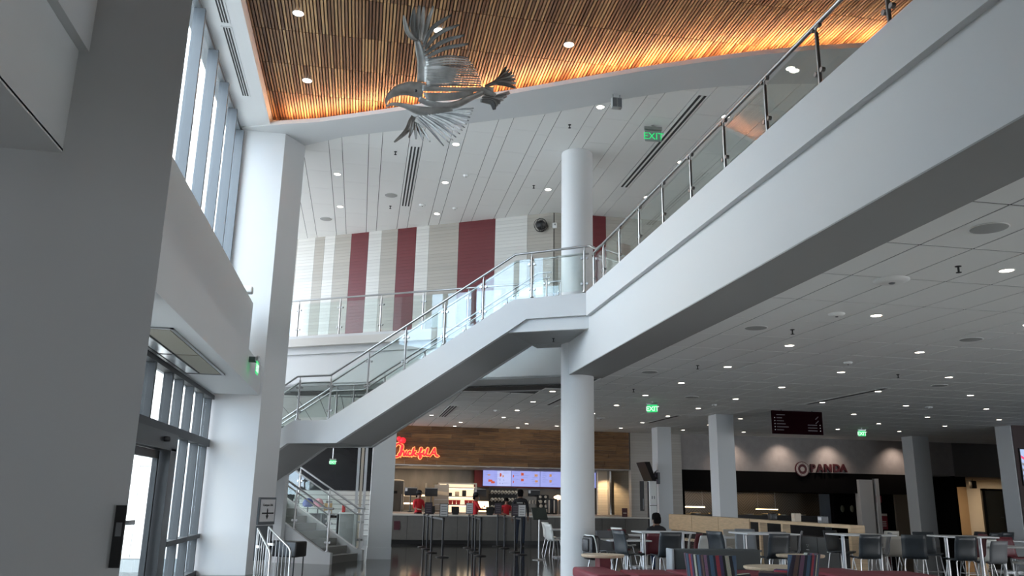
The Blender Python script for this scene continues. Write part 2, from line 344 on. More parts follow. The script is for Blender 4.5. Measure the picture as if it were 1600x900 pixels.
# band edge (outer = towards the hall)
BO = [(-2.06, 17.0), (-1.3, 16.72), (.04, 16.0), (1.31, 15.28), (2.51, 14.60), (3.63, 13.90), (4.69, 13.24), (5.71, 12.67), (6.5, 12.27), (7.3, 11.93), (8.25, 11.62), (9.4, 11.35), (11, 11.15), (14, 11.0)]
BI = [(-1.68, 18.06), (-.76, 17.36), (.07, 16.94), (1.8, 16.14), (3.33, 15.33), (4.1, 14.82), (4.9, 14.25), (5.7, 13.78), (6.4, 13.47), (7.22, 13.2), (8.26, 12.95), (9.5, 12.75), (11, 12.6), (14, 12.5)]
def band_y(x):
    for (a, b), (c, d) in zip(BO, BO[1:]):
        if a <= x <= c: return b+(d-b)*(x-a)/(c-a)
    return 17.0
slat = MB().box(.012, .006, 0, .0475, 1.211, .05).mesh('wood_slat')
cells = []
for r in range(-6, 12):
    y0 = ROW0+r*1.217
    for k in range(int((13.6+2.37)/PITCHX)):
        x = -2.37+k*PITCHX
        if y0 > band_y(x)+1.2 or x > 13.5: continue
        q = proj((x, y0+.6, ZW)); vis = q and -20 < q[0] < 1480 and -60 < q[1] < 240 and y0 < band_y(x)-.3 and (q[0] < 1260)
        cells.append((q[2] if vis else 1e6+y0, x, y0))
cells.sort()
rest = MB()
for i, (dd, x, y) in enumerate(cells):
    if i < 300: ob('wood_slat', slat, WOODM, cw, (x, y, ZW))
    else: rest.box(x+.012, y+.006, ZW, x+.0475, y+1.211, ZW+.05)
o = rest.build('wood_slats', WOODM, cw); o['kind'] = 'stuff'
# ---- white band and cove light
bd = MB(); n = len(BO)
vs = [(x, y, 9.28) for x, y in BO]+[(x, y, 9.28) for x, y in BI]+[(x, y, 9.37) for x, y in BO]+[(x, y, 9.37) for x, y in BI]
fs = []
for i in range(n-1):
    fs += [(i, n+i, n+i+1, i+1), (2*n+i, 2*n+i+1, 3*n+i+1, 3*n+i), (i, i+1, 2*n+i+1, 2*n+i), (n+i, 3*n+i, 3*n+i+1, n+i+1)]
bd.add(vs, fs); bd.prism([(-3, 17.4, 9.28), (-2.06, 17.0, 9.28), (-1.68, 18.06, 9.28), (-2.1, 18.7, 9.28), (-3, 18.7, 9.28)], (0, 0, .09))
struct('ceiling_band', bd, PAINT, 'curved white ceiling band edging the wooden ceiling', 'ceiling')
LED = mat('cove_led', (1, .5, .2), .5, emit=(1, .50, .26), estr=75)
cvp = []
for i in range(n-1):
    for k in range(4):
        f = k/4; x = BO[i][0]+(BO[i+1][0]-BO[i][0])*f; y = BO[i][1]+(BO[i+1][1]-BO[i][1])*f; cvp.append((x+.03, y+.07, 9.385))
tag(MB().tube(cvp, .012, 6).build('cove_light', LED), 'warm glowing cove light strip hidden behind the curved ceiling edge', 'light')
# ---- upper panel ceiling
cu = struct('ceiling_upper', MB().prism([(-3, 18.6, 9.315), (-3, 17.2, 9.315)] + [(x, y-.25, 9.315) for x, y in BI] + [(14, 40, 9.315), (-7, 40, 9.315), (-7, 18.6, 9.315)], (0, 0, .03)).box(8.5, 13, 9.315, 29, 40, 9.34), SHADOWGAP, 'pale grey panel ceiling over the upper floor', 'ceiling')
pw = MB().box(.007, .003, -.015, .593, 1.217, 0).mesh('ceiling_panel'); pn = MB().box(.007, .003, -.015, .293, 1.217, 0).mesh('ceiling_panel')
cells = []
for k in range(-11, 20):
    for wide in (0, 1):
        x = -1.15+.9*k+.3*wide; w = .6 if wide else .3
        for j in range(0, 13):
            y = 12.2+1.22*j-(.55 if wide else .1)-.3*(k % 3)
            yb = 18.4
            for (a, b), (c, d) in zip(BI, BI[1:]):
                if a <= x+w/2 <= c: yb = b+(d-b)*(x+w/2-a)/(c-a)
            if y+1.22 < yb-.3 or y > 26: continue
            if (x < -2.6 and y < 18.6) or x < -6.9: continue
            q = proj((x+w/2, y+.6, ZU)); vis = q and -40 < q[0] < 1320 and 90 < q[1] < 400
            cells.append((q[2] if vis else 1e6+y, x, y, wide, max(0, yb-.3-y)))
cells.sort(); rest = MB()
for i, (dd, x, y, wide, cut) in enumerate(cells):
    if i < 300 and cut == 0: ob('ceiling_panel', pw if wide else pn, PANEL, cu, (x, y, 9.315))
    elif i < 300: MB().box(.005, cut+.003, -.015, .595 if wide else .295, 1.217, 0).build('ceiling_panel', PANEL, cu, (x, y, 9.315))
    else: rest.box(x+.005, y+cut+.003, 9.30, x+(.595 if wide else .295), y+1.217, 9.315)
o = rest.build('ceiling_panels', PANEL, cu); o['kind'] = 'stuff'
# ---- round column
struct('wall_round_column', MB().cyl(4.52, 17.25, 0, 9.31, .355, 48), PAINT, 'round white column rising past the stair landing to the upper ceiling', 'column')
# ---- lower grid ceiling
cl = MB(); cl.box(5.08, -13.7, 4.126, 29, 47, 4.16)
cl.prism([(5.08, 18.5, 4.126), (5.08, 47, 4.126), (-7, 47, 4.126), (-7, 25.36, 4.126)], (0, 0, .03))
lc = struct('ceiling', cl, TBAR, 'white lay in tile ceiling with a grey grid over the food hall', 'ceiling')
tm = MB().box(.011, .013, -.015, .599, 1.207, -.009).mesh('ceiling_tile')
cells = []
for i in range(-25, 38):
    for j in range(-5, 33):
        x = 5.49+.61*i; y = 5.96+1.22*j
        if x < 5.0 and y < 18.55-(x-5.08)*.58+.1: continue
        if x < -7.0: continue
        if y > 33: continue
        q = proj((x+.3, y+.6, ZL)); vis = q and q[0] > 560 and q[0] < 1640 and q[1] < 700
        cells.append((q[2] if vis else 1e6+y, x, y))
cells.sort(); rest = MB()
for i, (dd, x, y) in enumerate(cells):
    if i < 300: ob('ceiling_tile', tm, TILE, lc, (x, y, 4.135))
    else: rest.box(x+.011, y+.013, 4.12, x+.599, y+1.207, 4.126)
for j in range(-5, 11): rest.box(5.09, 5.973+1.22*j, 4.12, 5.479, 7.167+1.22*j, 4.126)
o = rest.build('ceiling_tiles', TILE, lc); o['kind'] = 'stuff'
# ---- bridge on the right: soffit, fascia, upper floor
struct('trim_2', MB().box(4.27, -13.7, 4.12, 4.45, 17.3, 5.05), PAINT, 'white lower fascia of the upper walkway', 'fascia')
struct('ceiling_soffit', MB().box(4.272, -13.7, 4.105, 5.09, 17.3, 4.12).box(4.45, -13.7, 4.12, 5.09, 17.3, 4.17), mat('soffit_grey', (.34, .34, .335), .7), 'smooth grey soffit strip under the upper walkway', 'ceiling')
struct('trim_3', MB().box(4.19, -13.7, 5.03, 4.40, 15.30, 5.52), PAINT, 'white upper fascia band of the walkway below the glass railing', 'fascia')
fu = MB(); fu.box(4.40, -13.7, 5.20, 29, 21.3, 5.40)
fu.prism([(4.5, 17.75, 5.20), (4.5, 40, 5.20), (-7, 40, 5.20), (-7, 24.58, 5.20)], (0, 0, .2)); fu.prism([tuple(SW(0, 0.05, 5.2)), tuple(SW(1.6, .05, 5.2)), tuple(SW(1.6, 1.75, 5.2)), tuple(SW(-.35, 1.75, 5.2))], (0, 0, .2))
fu.prism([(4.2, 17.2, 5.20), (4.6, 17.2, 5.2), (4.6, 17.9, 5.20), (4.2, 18.0, 5.2)], (0, 0, .2))
struct('floor_upper', fu, mat('upper_floor', (.58, .56, .53), .6), 'upper storey floor slab', 'floor')
# balcony at the back: fascia along the slanted line
BA, BB = Vector((-6.5, 24.45, 0)), Vector((4.35, 18.05, 0)); bdir = (BB-BA).normalized(); bn = Vector((-bdir.y, bdir.x, 0))
bf = MB(); bf.prism([BA+Vector((0, 0, 5.02)), BB+Vector((0, 0, 5.02)), BB+bn*.2+Vector((0, 0, 5.02)), BA+bn*.2+Vector((0, 0, 5.02))], (0, 0, .48))
q0 = bn*.07
bf.prism([BA+q0+Vector((0, 0, 4.21)), BB+q0+Vector((0, 0, 4.21)), BB+bn*.2+Vector((0, 0, 4.21)), BA+bn*.2+Vector((0, 0, 4.21))], (0, 0, .83))
a, b = BA+q0+Vector((0, 0, 4.21)), BB+q0+Vector((0, 0, 4.21)); c, d = BB+bn*1.35+Vector((.6, 0, 4.115)), BA+bn*1.35+Vector((0, 0, 4.115))
bf.prism([a, b, c, d], (0, 0, .06))
struct('trim_4', bf, PAINT, 'white fascia and soffit of the rear balcony', 'fascia')
# ---- striped upper wall
S0, S1 = Vector((-2.27, 25.53, 0)), Vector((4.91, 21.30, 0)); sd = (S1-S0).normalized(); sn = Vector((sd.y, -sd.x, 0))
ws = struct('wall_striped', MB().prism([S0-sd*5.2+Vector((0, 0, 5.3)), S1+Vector((0, 0, 5.3)), S1-sn*.2+Vector((0, 0, 5.3)), S0-sd*5.2-sn*.2+Vector((0, 0, 5.3))], (0, 0, 4.1)).box(4.9, 21.3, 5.3, 29, 21.5, 9.4),
            SHADOWGAP, 'upper storey wall of white, beige and maroon vertical stripes', 'wall')
def tiled(name, col):
    def fn(t, b):
        tc = t.nodes.new('ShaderNodeTexCoord'); sp = t.nodes.new('ShaderNodeSeparateXYZ'); wv = t.nodes.new('ShaderNodeMath'); wv.operation = 'MULTIPLY'; wv.inputs[1].default_value = 1/.1
        fr = t.nodes.new('ShaderNodeMath'); fr.operation = 'FRACT'; gt = t.nodes.new('ShaderNodeMath'); gt.operation = 'GREATER_THAN'; gt.inputs[1].default_value = .07
        t.links.new(tc.outputs['Object'], sp.inputs[0]); t.links.new(sp.outputs[2], wv.inputs[0]); t.links.new(wv.outputs[0], fr.inputs[0]); t.links.new(fr.outputs[0], gt.inputs[0])
        bp = t.nodes.new('ShaderNodeBump'); bp.inputs['Distance'].default_value = .01; bp.inputs['Strength'].default_value = .6
        t.links.new(gt.outputs[0], bp.inputs['Height']); t.links.new(bp.outputs[0], b.inputs['Normal'])
        fl = t.nodes.new('ShaderNodeMath'); fl.operation = 'FLOOR'; t.links.new(wv.outputs[0], fl.inputs[0])
        wn = t.nodes.new('ShaderNodeTexWhiteNoise'); wn.noise_dimensions = '1D'; t.links.new(fl.outputs[0], wn.inputs['W'])
        cr = t.nodes.new('ShaderNodeValToRGB'); cr.color_ramp.elements[0].color = (*[c*.93 for c in col], 1); cr.color_ramp.elements[1].color = (*[min(1, c*1.05) for c in col], 1)
        t.links.new(wn.outputs['Value'], cr.inputs[0]); mx = t.nodes.new('ShaderNodeMix'); mx.data_type = 'RGBA'; mx.inputs[6].default_value = (*[c*.75 for c in col], 1)
        t.links.new(gt.outputs[0], mx.inputs[0]); t.links.new(cr.outputs[0], mx.inputs[7]); t.links.new(mx.outputs[2], b.inputs['Base Color'])
        b.inputs['Roughness'].default_value = .45
    return node_mat(name, fn)
ST = {'w': tiled('stripe_white', (.66, .65, .61)), 'b': tiled('stripe_beige', (.42, .39, .34)), 'm': tiled('stripe_maroon', (.15, .022, .026))}
def on_wall(px, py):
    r = ray(px, py); nn = sn; t = ((S0-OR).dot(nn) - 0)/(r.dot(nn)); p = OR+r*t; return (p-S0).dot(sd)
bx = [on_wall(p, 365) for p in (467, 494, 509, 525, 550, 577, 597, 622, 651, 671, 717, 774, 824)] + [(S1-S0).length]
cols = 'wbwbmwbmwbmwb'
bx = [bx[0]-1.6, bx[0]-.9] + bx; cols = 'mb' + cols
for i, c in enumerate(cols):
    a, b = S0+sd*(bx[i]+.002), S0+sd*(bx[i+1]-.002)
    MB().prism([a+Vector((0, 0, 5.4)), b+Vector((0, 0, 5.4)), b+sn*.015+Vector((0, 0, 5.4)), a+sn*.015+Vector((0, 0, 5.4))], (0, 0, 3.92)).build('stripe_panel', ST[c], ws)
xx = [4.93, 5.5, 6.02, 6.42, 8.3, 9.2, 11, 12, 14]
for i, c in enumerate('bwmbmwbm'): MB().box(xx[i]+.002, 21.285, 5.4, xx[i+1]-.002, 21.3, 9.32).build('stripe_panel', ST[c], ws)
# ---- square pillars
def pillar(n, x0, y0, x1, y1, z1, label):
    o = struct('wall_pillar_%d' % n, MB().box(x0, y0, 0, x1, y1, z1), PAINT, label, 'pillar')
    MB().box(x0-.012, y0-.012, 0, x1+.012, y1+.012, .28).build('baseboard', PAINT, o)
pillar(1, 10.6, 23.8, 11.15, 24.4, 4.13, 'tall square white pillar between the two food counters, nearer the camera')
pillar(2, 10.53, 28.8, 11.05, 29.4, 4.13, 'square white pillar with a tilted black screen')
pillar(3, 21.0, 29.1, 21.7, 29.75, 4.13, 'square white pillar right of the maroon lettered sign')
pillar(4, 20.87, 23.92, 20.905, 24.6, 4.13, 'square white pillar against the dark brown wall')
pillar(5, .30, 21.75, .88, 22.35, 4.2, 'square white pillar under the stair, left of the wooden sign wall')
struct('wall_brown', MB().box(20.91, 23.88, 0, 29, 24.5, 4.13), mat('brown_wall', (.075, .05, .048), .7), 'dark brown wall with a screen at the right edge', 'wall')
# ================================================================== STAIR
RAILS = {}
def clampset(post, p, t, n, hs, mt=None):
    """round glass clamps left and right of a post"""
    for h in hs:
        for s in (-1, 1):
            c = p+Vector((0, 0, h))+t*(.055*s)
            mb = MB(); mb.tube([c-n*.02, c+n*.02], .026, 10); mb.tube([p+Vector((0, 0, h)), c], .012, 6)
            mb.build('glass_clamp', mt or STEEL, post)
def railing(name, label, base, posts, nrm, zrail, glass_h, grab=None, top_ext=None, r=.021, clamps=(.22, .72), gaps=None):
    """base: list of 3D points along the kerb; posts: distances along it; one thing with handrail, posts and panes"""
    root = thing(name, label, 'railing', tuple(base[0]))
    o0 = Vector(base[0]); B = [Vector(p)-o0 for p in base]
    L = [0]
    for a, b in zip(B, B[1:]): L.append(L[-1]+(b-a).length)
    def at(s):
        for i in range(len(B)-1):
            if s <= L[i+1]+1e-6: return B[i]+(B[i+1]-B[i])*((s-L[i])/(L[i+1]-L[i])), (B[i+1]-B[i]).normalized()
        return B[-1], (B[-1]-B[-2]).normalized()
    up = Vector((0, 0, 1)); nrm = Vector(nrm)
    hp = [p+up*zrail for p in B]
    if top_ext: hp = [Vector(top_ext[0])-o0]*0 + hp
    MB().tube(hp, r*1.15, 12).build('handrail', STEEL, root)
    if grab:
        MB().tube([p+up*(zrail-grab)+nrm*.07 for p in B], r*.9, 10).build('grab_rail', STEEL, root)
    for s in posts:
        p, t = at(s); th = Vector((t.x, t.y, 0)).normalized()
        mb = MB(); mb.tube([p, p+up*(zrail-.09)], r, 10); mb.tube([p+up*(zrail-.1), p+up*zrail], r*.45, 8); mb.tube([p, p+up*.02], r*2.0, 12)
        po = mb.build('post', STEEL, root)
        if grab: mb = MB(); mb.tube([p+up*(zrail-grab-.05), p+up*(zrail-grab)+nrm*.07], .008, 6); mb.build('bracket', STEEL, po)
        clampset(po, p, th, nrm.normalized(), clamps)
    ss = sorted(posts)
    for a, b in zip(ss, ss[1:]):
        cuts = [a+.045] + [l for l in L if a+.1 < l < b-.1] + [b-.045]
        low = [at(c)[0]+up*.045 for c in cuts]; hi = [at(c)[0]+up*glass_h for c in cuts]
        mb = MB(); th = nrm.normalized()*.012
        for i in range(len(cuts)-1): mb.prism([low[i], low[i+1], hi[i+1], hi[i]], th)
        mb.build('glass_pane', GLASS, root)
    return root
# bridge railing (parallel to Y)
rb = railing('glass_railing', 'long steel and glass railing of the walkway rising to the top right', [(4.32, -1, 5.54), (4.32, 15.25, 5.54)],
             [1+5.72-1.12*k for k in range(6, 0, -1) if 1+5.72-1.12*k > 0] + [1+y for y in (5.72, 6.85, 7.97, 9.09, 10.2, 11.31, 12.42, 13.5, 14.5, 15.18)], (1, 0, 0), .75, .66)
MB().tube([Vector((0, 15.6, .75)), Vector((0, 16.0, .78)), Vector((-.03, 16.33, .945)), Vector((-.10, 16.42, .95))], .024, 12).build('rail_joint', STEEL, rb)
# stair levels: d = distance along, z = kerb line
zt2, zA = 5.47, 3.09
D1, D2, D3 = 1.57, 5.80, 6.62
SLP = (zt2-zA)/(D2-D1)
WID = 1.62
stt = thing('staircase', 'white switchback staircase climbing from the ground floor to the upper landing', 'stair', tuple(SW(6, .8, 0)))
st0 = Vector(stt.location)
def SL(d, m, z): return SW(d, m, z)-st0
def side(m0, m1, prof, name, mt):
    mb = MB(); mb.prism([SL(d, m0, z) for d, z in prof], SM*(m1-m0)); return mb.build(name, mt, stt)
DE = 9.35; zB = zA-(DE-D3)*SLP
# near stringer: upper band (proud) and lower band of the landing
prof = [(-.02, zt2+.04), (D1, zt2), (D2, zA), (D3, zA), (DE, zB), (DE, zB-.62), (D3+.12, 2.60), (D2-.28, 2.60), (1.66, 4.83), (1.30, 5.05), (-.02, 5.06)]
side(0, .10, prof, 'stringer', PAINT)
side(.07, .16, [(-.02, 5.1), (1.5, 5.1), (1.80, 4.80), (-.02, 4.80)], 'landing_fascia', PAINT)
side(WID-.1, WID, [(D1-.2, zt2), (D1, zt2), (D2, zA), (D3, zA), (DE, zB), (DE, zB-.62), (D3+.12, 2.60), (D2-.28, 2.60), (1.66, 4.83), (D1-.2, 4.9)], 'stringer', PAINT)
# waist slabs (soffits)
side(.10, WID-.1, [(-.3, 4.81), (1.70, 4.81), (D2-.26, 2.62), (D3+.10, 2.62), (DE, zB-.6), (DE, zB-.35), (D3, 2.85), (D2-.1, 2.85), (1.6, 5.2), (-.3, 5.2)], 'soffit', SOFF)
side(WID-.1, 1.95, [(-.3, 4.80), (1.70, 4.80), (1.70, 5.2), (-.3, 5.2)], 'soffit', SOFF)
TREAD = mat('stair_tread', (.20, .195, .185), .75, bump=.2, bscale=200)
for (d0, z0, d1, z1) in ((D1, 5.40, D2, 3.02), (D3, 3.02, DE, zB-.07)):
    k = max(1, round((z0-z1)/.165)); rz = (z0-z1)/k; tr = (d1-d0)/k
    for i in range(k):
        zt = z0-rz*(i+1)
        side(.10, WID-.1, [(d0+tr*i, zt), (d0+tr*(i+1)+.02, zt), (d0+tr*(i+1)+.02, zt-.03), (d0+tr*i, zt-.16)], 'tread', TREAD)
side(.1, WID-.1, [(D2, 3.02), (D3, 3.02), (D3, 2.85), (D2, 2.85)], 'landing', TREAD)
# low landing and spine wall
zlo = 1.52
side(0, 3.6, [(DE-.05, zlo), (DE+1.6, zlo), (DE+1.6, zlo-.3), (DE-.05, zlo-.3)], 'landing', TREAD)
side(WID-.12, WID+.02, [(7.75, 0), (DE+.1, 0), (DE+.1, 1.05), (7.75, 2.08)], 'spine_wall', PAINT)
# lower flight: floor to low landing, M 1.72..3.25
FD0, FD1 = 6.62, DE; M0, M1 = 1.66, 3.20
k = 9; rz = zlo/k; tr = (FD1-FD0)/k
for i in range(k):
    side(M0+.1, M1-.1, [(FD0+tr*i, 0 if i == 0 else rz*i-.2), (FD0+tr*i, rz*(i+1)), (FD0+tr*(i+1)+.02, rz*(i+1)), (FD0+tr*(i+1)+.02, rz*(i+1)-.2)], 'step', TREAD)
for m in (M0, M1-.1): side(m, m+.1, [(FD0-.12, 0), (FD0-.12, .25), (FD0+.1, .28), (FD1, zlo+.22), (FD1, zlo-.5), (FD0+1.2, 0)], 'stringer', PAINT)
# railings on the stair
def sr(name, label, m, prof, posts, sgn=1, **kw):
    pts = [SW(d, m, z) for d, z in prof]
    L = [0]
    for a, b in zip(pts, pts[1:]): L.append(L[-1]+(b-a).length)
    ps = []
    for dd in posts:
        for i in range(len(prof)-1):
            a, b = prof[i][0], prof[i+1][0]
            if min(a, b)-1e-6 <= dd <= max(a, b)+1e-6: ps.append(L[i]+(L[i+1]-L[i])*(dd-a)/(b-a)); break
    return railing(name, label, pts, ps, SM*sgn, .95, .82, **kw)
sr('glass_railing', 'near steel and glass railing of the main stair flight facing the camera', .05, [(.02, zt2+.07), (D1, zt2+.02), (D2, zA+.02), (D3+.02, zA+.02), (DE, zB+.02)],
   [.10, 1.21, 2.27, 3.13, 4.02, 4.88, 5.78, 6.57, 7.6, 8.7], 1, grab=.14, clamps=(.17, .70))
sr('glass_railing', 'far steel and glass railing of the main stair flight beside the balcony', WID-.05, [(D1-.3, zt2+.02), (D1, zt2+.02), (D2, zA+.02), (D3, zA+.02), (DE, zB+.02)],
   [D1-.2, 2.3, 3.3, 4.3, 5.3, 6.1, 6.55, 7.6, 8.7], -1, grab=.14, clamps=(.17, .70))
for m, lb in ((M0+.05, 'near side railing of the lower stair flight at the floor'), (M1-.05, 'far side railing of the lower stair flight at the floor')):
    sr('glass_railing', 'steel and glass ' + lb, m, [(FD0-.1, .27), (FD0+.1, .28), (FD1, zlo+.23)], [FD0, 7.55, 8.45, 9.25], 1 if m < 2.5 else -1, grab=.14, clamps=(.2, .62))
# back balcony railing
bl = (BB-BA).length
def bpos(px): 
    r = ray(px, 490); n2 = bn; t = (BA-OR).dot(n2)/r.dot(n2); return ((OR+r*t)-BA).dot(bdir)
ps = [bpos(p) for p in (463, 528, 592, 658, 722, 782)]
st = ps[0]; sp_ = (ps[3]-ps[0])/3
ps = [st-sp_*2, st-sp_] + ps[:4] + [ps[3]+sp_*k for k in range(1, 4) if ps[3]+sp_*k < bl-.1] + [bl-.05]
railing('glass_railing', 'steel and glass railing along the rear balcony in front of the striped wall', [tuple(BA+bn*.1+Vector((0, 0, 5.5))), tuple(BB+bn*.1+Vector((0, 0, 5.5)))], ps, tuple(bn), .98, .88, clamps=(.2, .72))
# ================================================================== LOWER FLOOR SHOPS
# ---- grilled chicken counter: wooden sign wall at Y=31.7
ZS = 2.68
sgw = struct('wall_wood_sign', MB().box(0.75, 31.74, ZS, 10.42, 31.95, 4.13).box(.75, 31.7, ZS-.03, 10.45, 36.2, ZS), PAINTG, 'plank clad sign wall over the chicken counter', 'wall')
def _plank(t, b):
    oi = t.nodes.new('ShaderNodeObjectInfo'); cr = t.nodes.new('ShaderNodeValToRGB'); e = cr.color_ramp.elements
    e[0].color = (.15, .076, .030, 1); e[1].color = (.32, .172, .070, 1); t.links.new(oi.outputs['Random'], cr.inputs[0])
    g = t.nodes.new('ShaderNodeNewGeometry'); mp = t.nodes.new('ShaderNodeMapping'); mp.inputs['Scale'].default_value = (1.2, 1, 14); t.links.new(g.outputs['Position'], mp.inputs[0])
    nz = t.nodes.new('ShaderNodeTexNoise'); nz.inputs['Scale'].default_value = 2.2; nz.inputs['Detail'].default_value = 5; t.links.new(mp.outputs[0], nz.inputs['Vector'])
    r2 = t.nodes.new('ShaderNodeValToRGB'); r2.color_ramp.elements[0].position = .30; r2.color_ramp.elements[0].color = (.45, .42, .40, 1); r2.color_ramp.elements[1].position = .72; r2.color_ramp.elements[1].color = (1.25, 1.2, 1.1, 1)
    t.links.new(nz.outputs['Fac'], r2.inputs[0]); mx = t.nodes.new('ShaderNodeMix'); mx.data_type = 'RGBA'; mx.blend_type = 'MULTIPLY'; mx.inputs[0].default_value = 1
    t.links.new(cr.outputs[0], mx.inputs[6]); t.links.new(r2.outputs[0], mx.inputs[7]); t.links.new(mx.outputs[2], b.inputs['Base Color']); b.inputs['Roughness'].default_value = .6
PLANK = node_mat('sign_plank', _plank)
for r in range(10):
    x = .75-random.random()*1.4; z0 = ZS+.005+r*.1435
    while x < 10.40:
        w = random.uniform(1.1, 2.6); a, b = max(.75, x), min(10.40, x+w)
        if b-a > .05: MB().box(a+.004, 31.70+random.uniform(0, .012), z0, b-.004, 31.74, z0+.139).build('plank', PLANK, sgw)
        x += w
# red script sign
RED = mat('sign_red', (.75, .02, .03), .4, emit=(1, .03, .05), estr=.40); HALO = mat('sign_halo', (1, .5, .2), .5, emit=(1, .30, .08), estr=.75)
sg = thing('neon_sign', 'glowing red script sign on the wooden plank wall', 'sign', (1.60, 31.62, 3.0))
def sx(px, py): p = PY(px, py, 31.62); return Vector((p.x-1.60, 0, p.z-3.0))
def cr_(px, py): return (590+px/7.26, 660+py/7.26)     # crop coordinates of the close view
def smooth(pts, n=6):
    P = [Vector(p) for p in pts]; out = []
    for i in range(len(P)-1):
        a, b, c, d = P[max(0, i-1)], P[i], P[i+1], P[min(len(P)-1, i+2)]
        for k in range(n):
            t = k/n; out.append(.5*((2*b)+(c-a)*t+(2*a-5*b+4*c-d)*t*t+(3*b-a-3*c+d)*t**3))
    return out+[P[-1]]
letters = {
 'letter_c': [(285, 268), (262, 250), (235, 240), (205, 262), (180, 310), (175, 355), (195, 385), (225, 388), (250, 372)],
 'letter_h': [(232, 372), (262, 330), (285, 285), (282, 262), (268, 290), (258, 375), (272, 340), (290, 325), (298, 345), (296, 372), (312, 372)],
 'letter_i': [(308, 372), (322, 345), (325, 330), (320, 358), (330, 374), (345, 362)],
 'letter_c2': [(378, 335), (362, 328), (345, 348), (350, 372), (372, 374), (390, 358)],
 'letter_k': [(388, 372), (400, 325), (412, 295), (402, 335), (394, 375), (410, 345), (428, 332), (412, 350), (424, 372), (440, 372)],
 'hyphen': [(438, 352), (458, 352)],
 'letter_f': [(456, 372), (482, 335), (500, 300), (492, 295), (482, 330), (474, 385), (482, 405), (494, 385), (490, 360), (512, 352)],
 'letter_i2': [(508, 368), (522, 342), (524, 328), (518, 358), (530, 372), (545, 355)],
 'letter_l': [(543, 368), (564, 325), (570, 297), (560, 310), (552, 350), (560, 374), (585, 368)],
 'letter_a': [(585, 385), (608, 360), (632, 318), (648, 295), (652, 330), (662, 368), (684, 382), (664, 376), (648, 352), (615, 350)],
}
for nm, pts in letters.items():
    p3 = smooth([sx(*cr_(*p)) for p in pts])
    o = MB().tube(p3, .032, 8).build(nm.rstrip('2'), RED, sg)
    MB().tube([p+Vector((0, .05, 0)) for p in p3], .058, 8).build('backlight', HALO, o)
for (a, b, r) in ((243, 185, .085), (285, 205, .12), (262, 212, .08)):
    c = sx(*cr_(a, b)); MB().ball((c.x, c.y, c.z), r, 14, 1).build('comb', RED, sg)
# kitchen shell
KW = mat('kitchen_wall', (.22, .20, .175), .42, .25, noise=.22, nscale=2.2, stretch=(1, 1, .35))
kb = MB(); kb.box(.75, 36.0, 0, 5.0, 36.2, ZS); kb.box(5.0, 36.0, 0, 10.5, 36.2, ZS); kb.box(.6, 31.7, 0, .75, 36.2, ZS)
struct('wall_kitchen', kb, KW, 'brownish steel back wall of the chicken kitchen', 'wall')
WT = tiled('white_wall_tile', (.60, .53, .43))
struct('wall_tiled', MB().box(9.55, 33.2, 0, 11.2, 33.4, ZS), WT, 'cream tiled wall at the right end of the chicken counter', 'wall')
BT = tiled('beige_wall_tile', (.40, .36, .31))
bt = MB(); bt.box(10.45, 31.66, 0, 12.55, 31.95, 4.13)
struct('wall_beige', bt, BT, 'beige tiled wall between the two food counters', 'wall')
MB().box(9.95, 32.9, .9, 10.02, 33.2, ZS).build('corner_trim', STEEL, bpy.data.objects['wall_tiled'])
# menu boards
REDW = mat('red_wall', (.23, .012, .012), .5)
y_ = 35.6
a, b = PY(755, 732, y_), PY(948, 764, y_)
mbd = thing('menu_board', 'row of glowing blue white menu screens over the chicken counter', 'menu board', ((a.x+b.x)/2, y_, 2.0))
def lx(px, py, yy=y_): p = PY(px, py, yy); return p.x-mbd.location.x, p.z-2.0
x0, z1 = lx(742, 729); x1, z0 = lx(949, 765)
MB().box(x0, .05, z0, x1, .2, z1).build('back_panel', REDW, mbd)
SCR = mat('menu_screen', (.05, .05, .08), .3, emit=(.40, .44, .98), estr=.42)
FOOD = mat('menu_food', (.6, .12, .05), .5, emit=(.75, .13, .07), estr=.3); FOODT = mat('menu_food_tan', (.6, .3, .12), .5, emit=(.85, .45, .25), estr=.25)
TXT = mat('menu_text', (.2, .25, .5), .5, emit=(.22, .27, .55), estr=.2); SCRL = mat('menu_light', (.05, .05, .08), .3, emit=(.55, .6, 1.0), estr=.45)
edges = [754.5, 799, 844, 889, 931]
zt, zb = lx(780, 733.5)[1], lx(780, 759.5)[1]
def blob(par, px, py, w, h, m):
    x, z = lx(px, py); MB().tube([(x-w*.25, -.012, z), (x+w*.25, -.012, z)], [h*.5, h*.42], 10).build('picture', m, par)
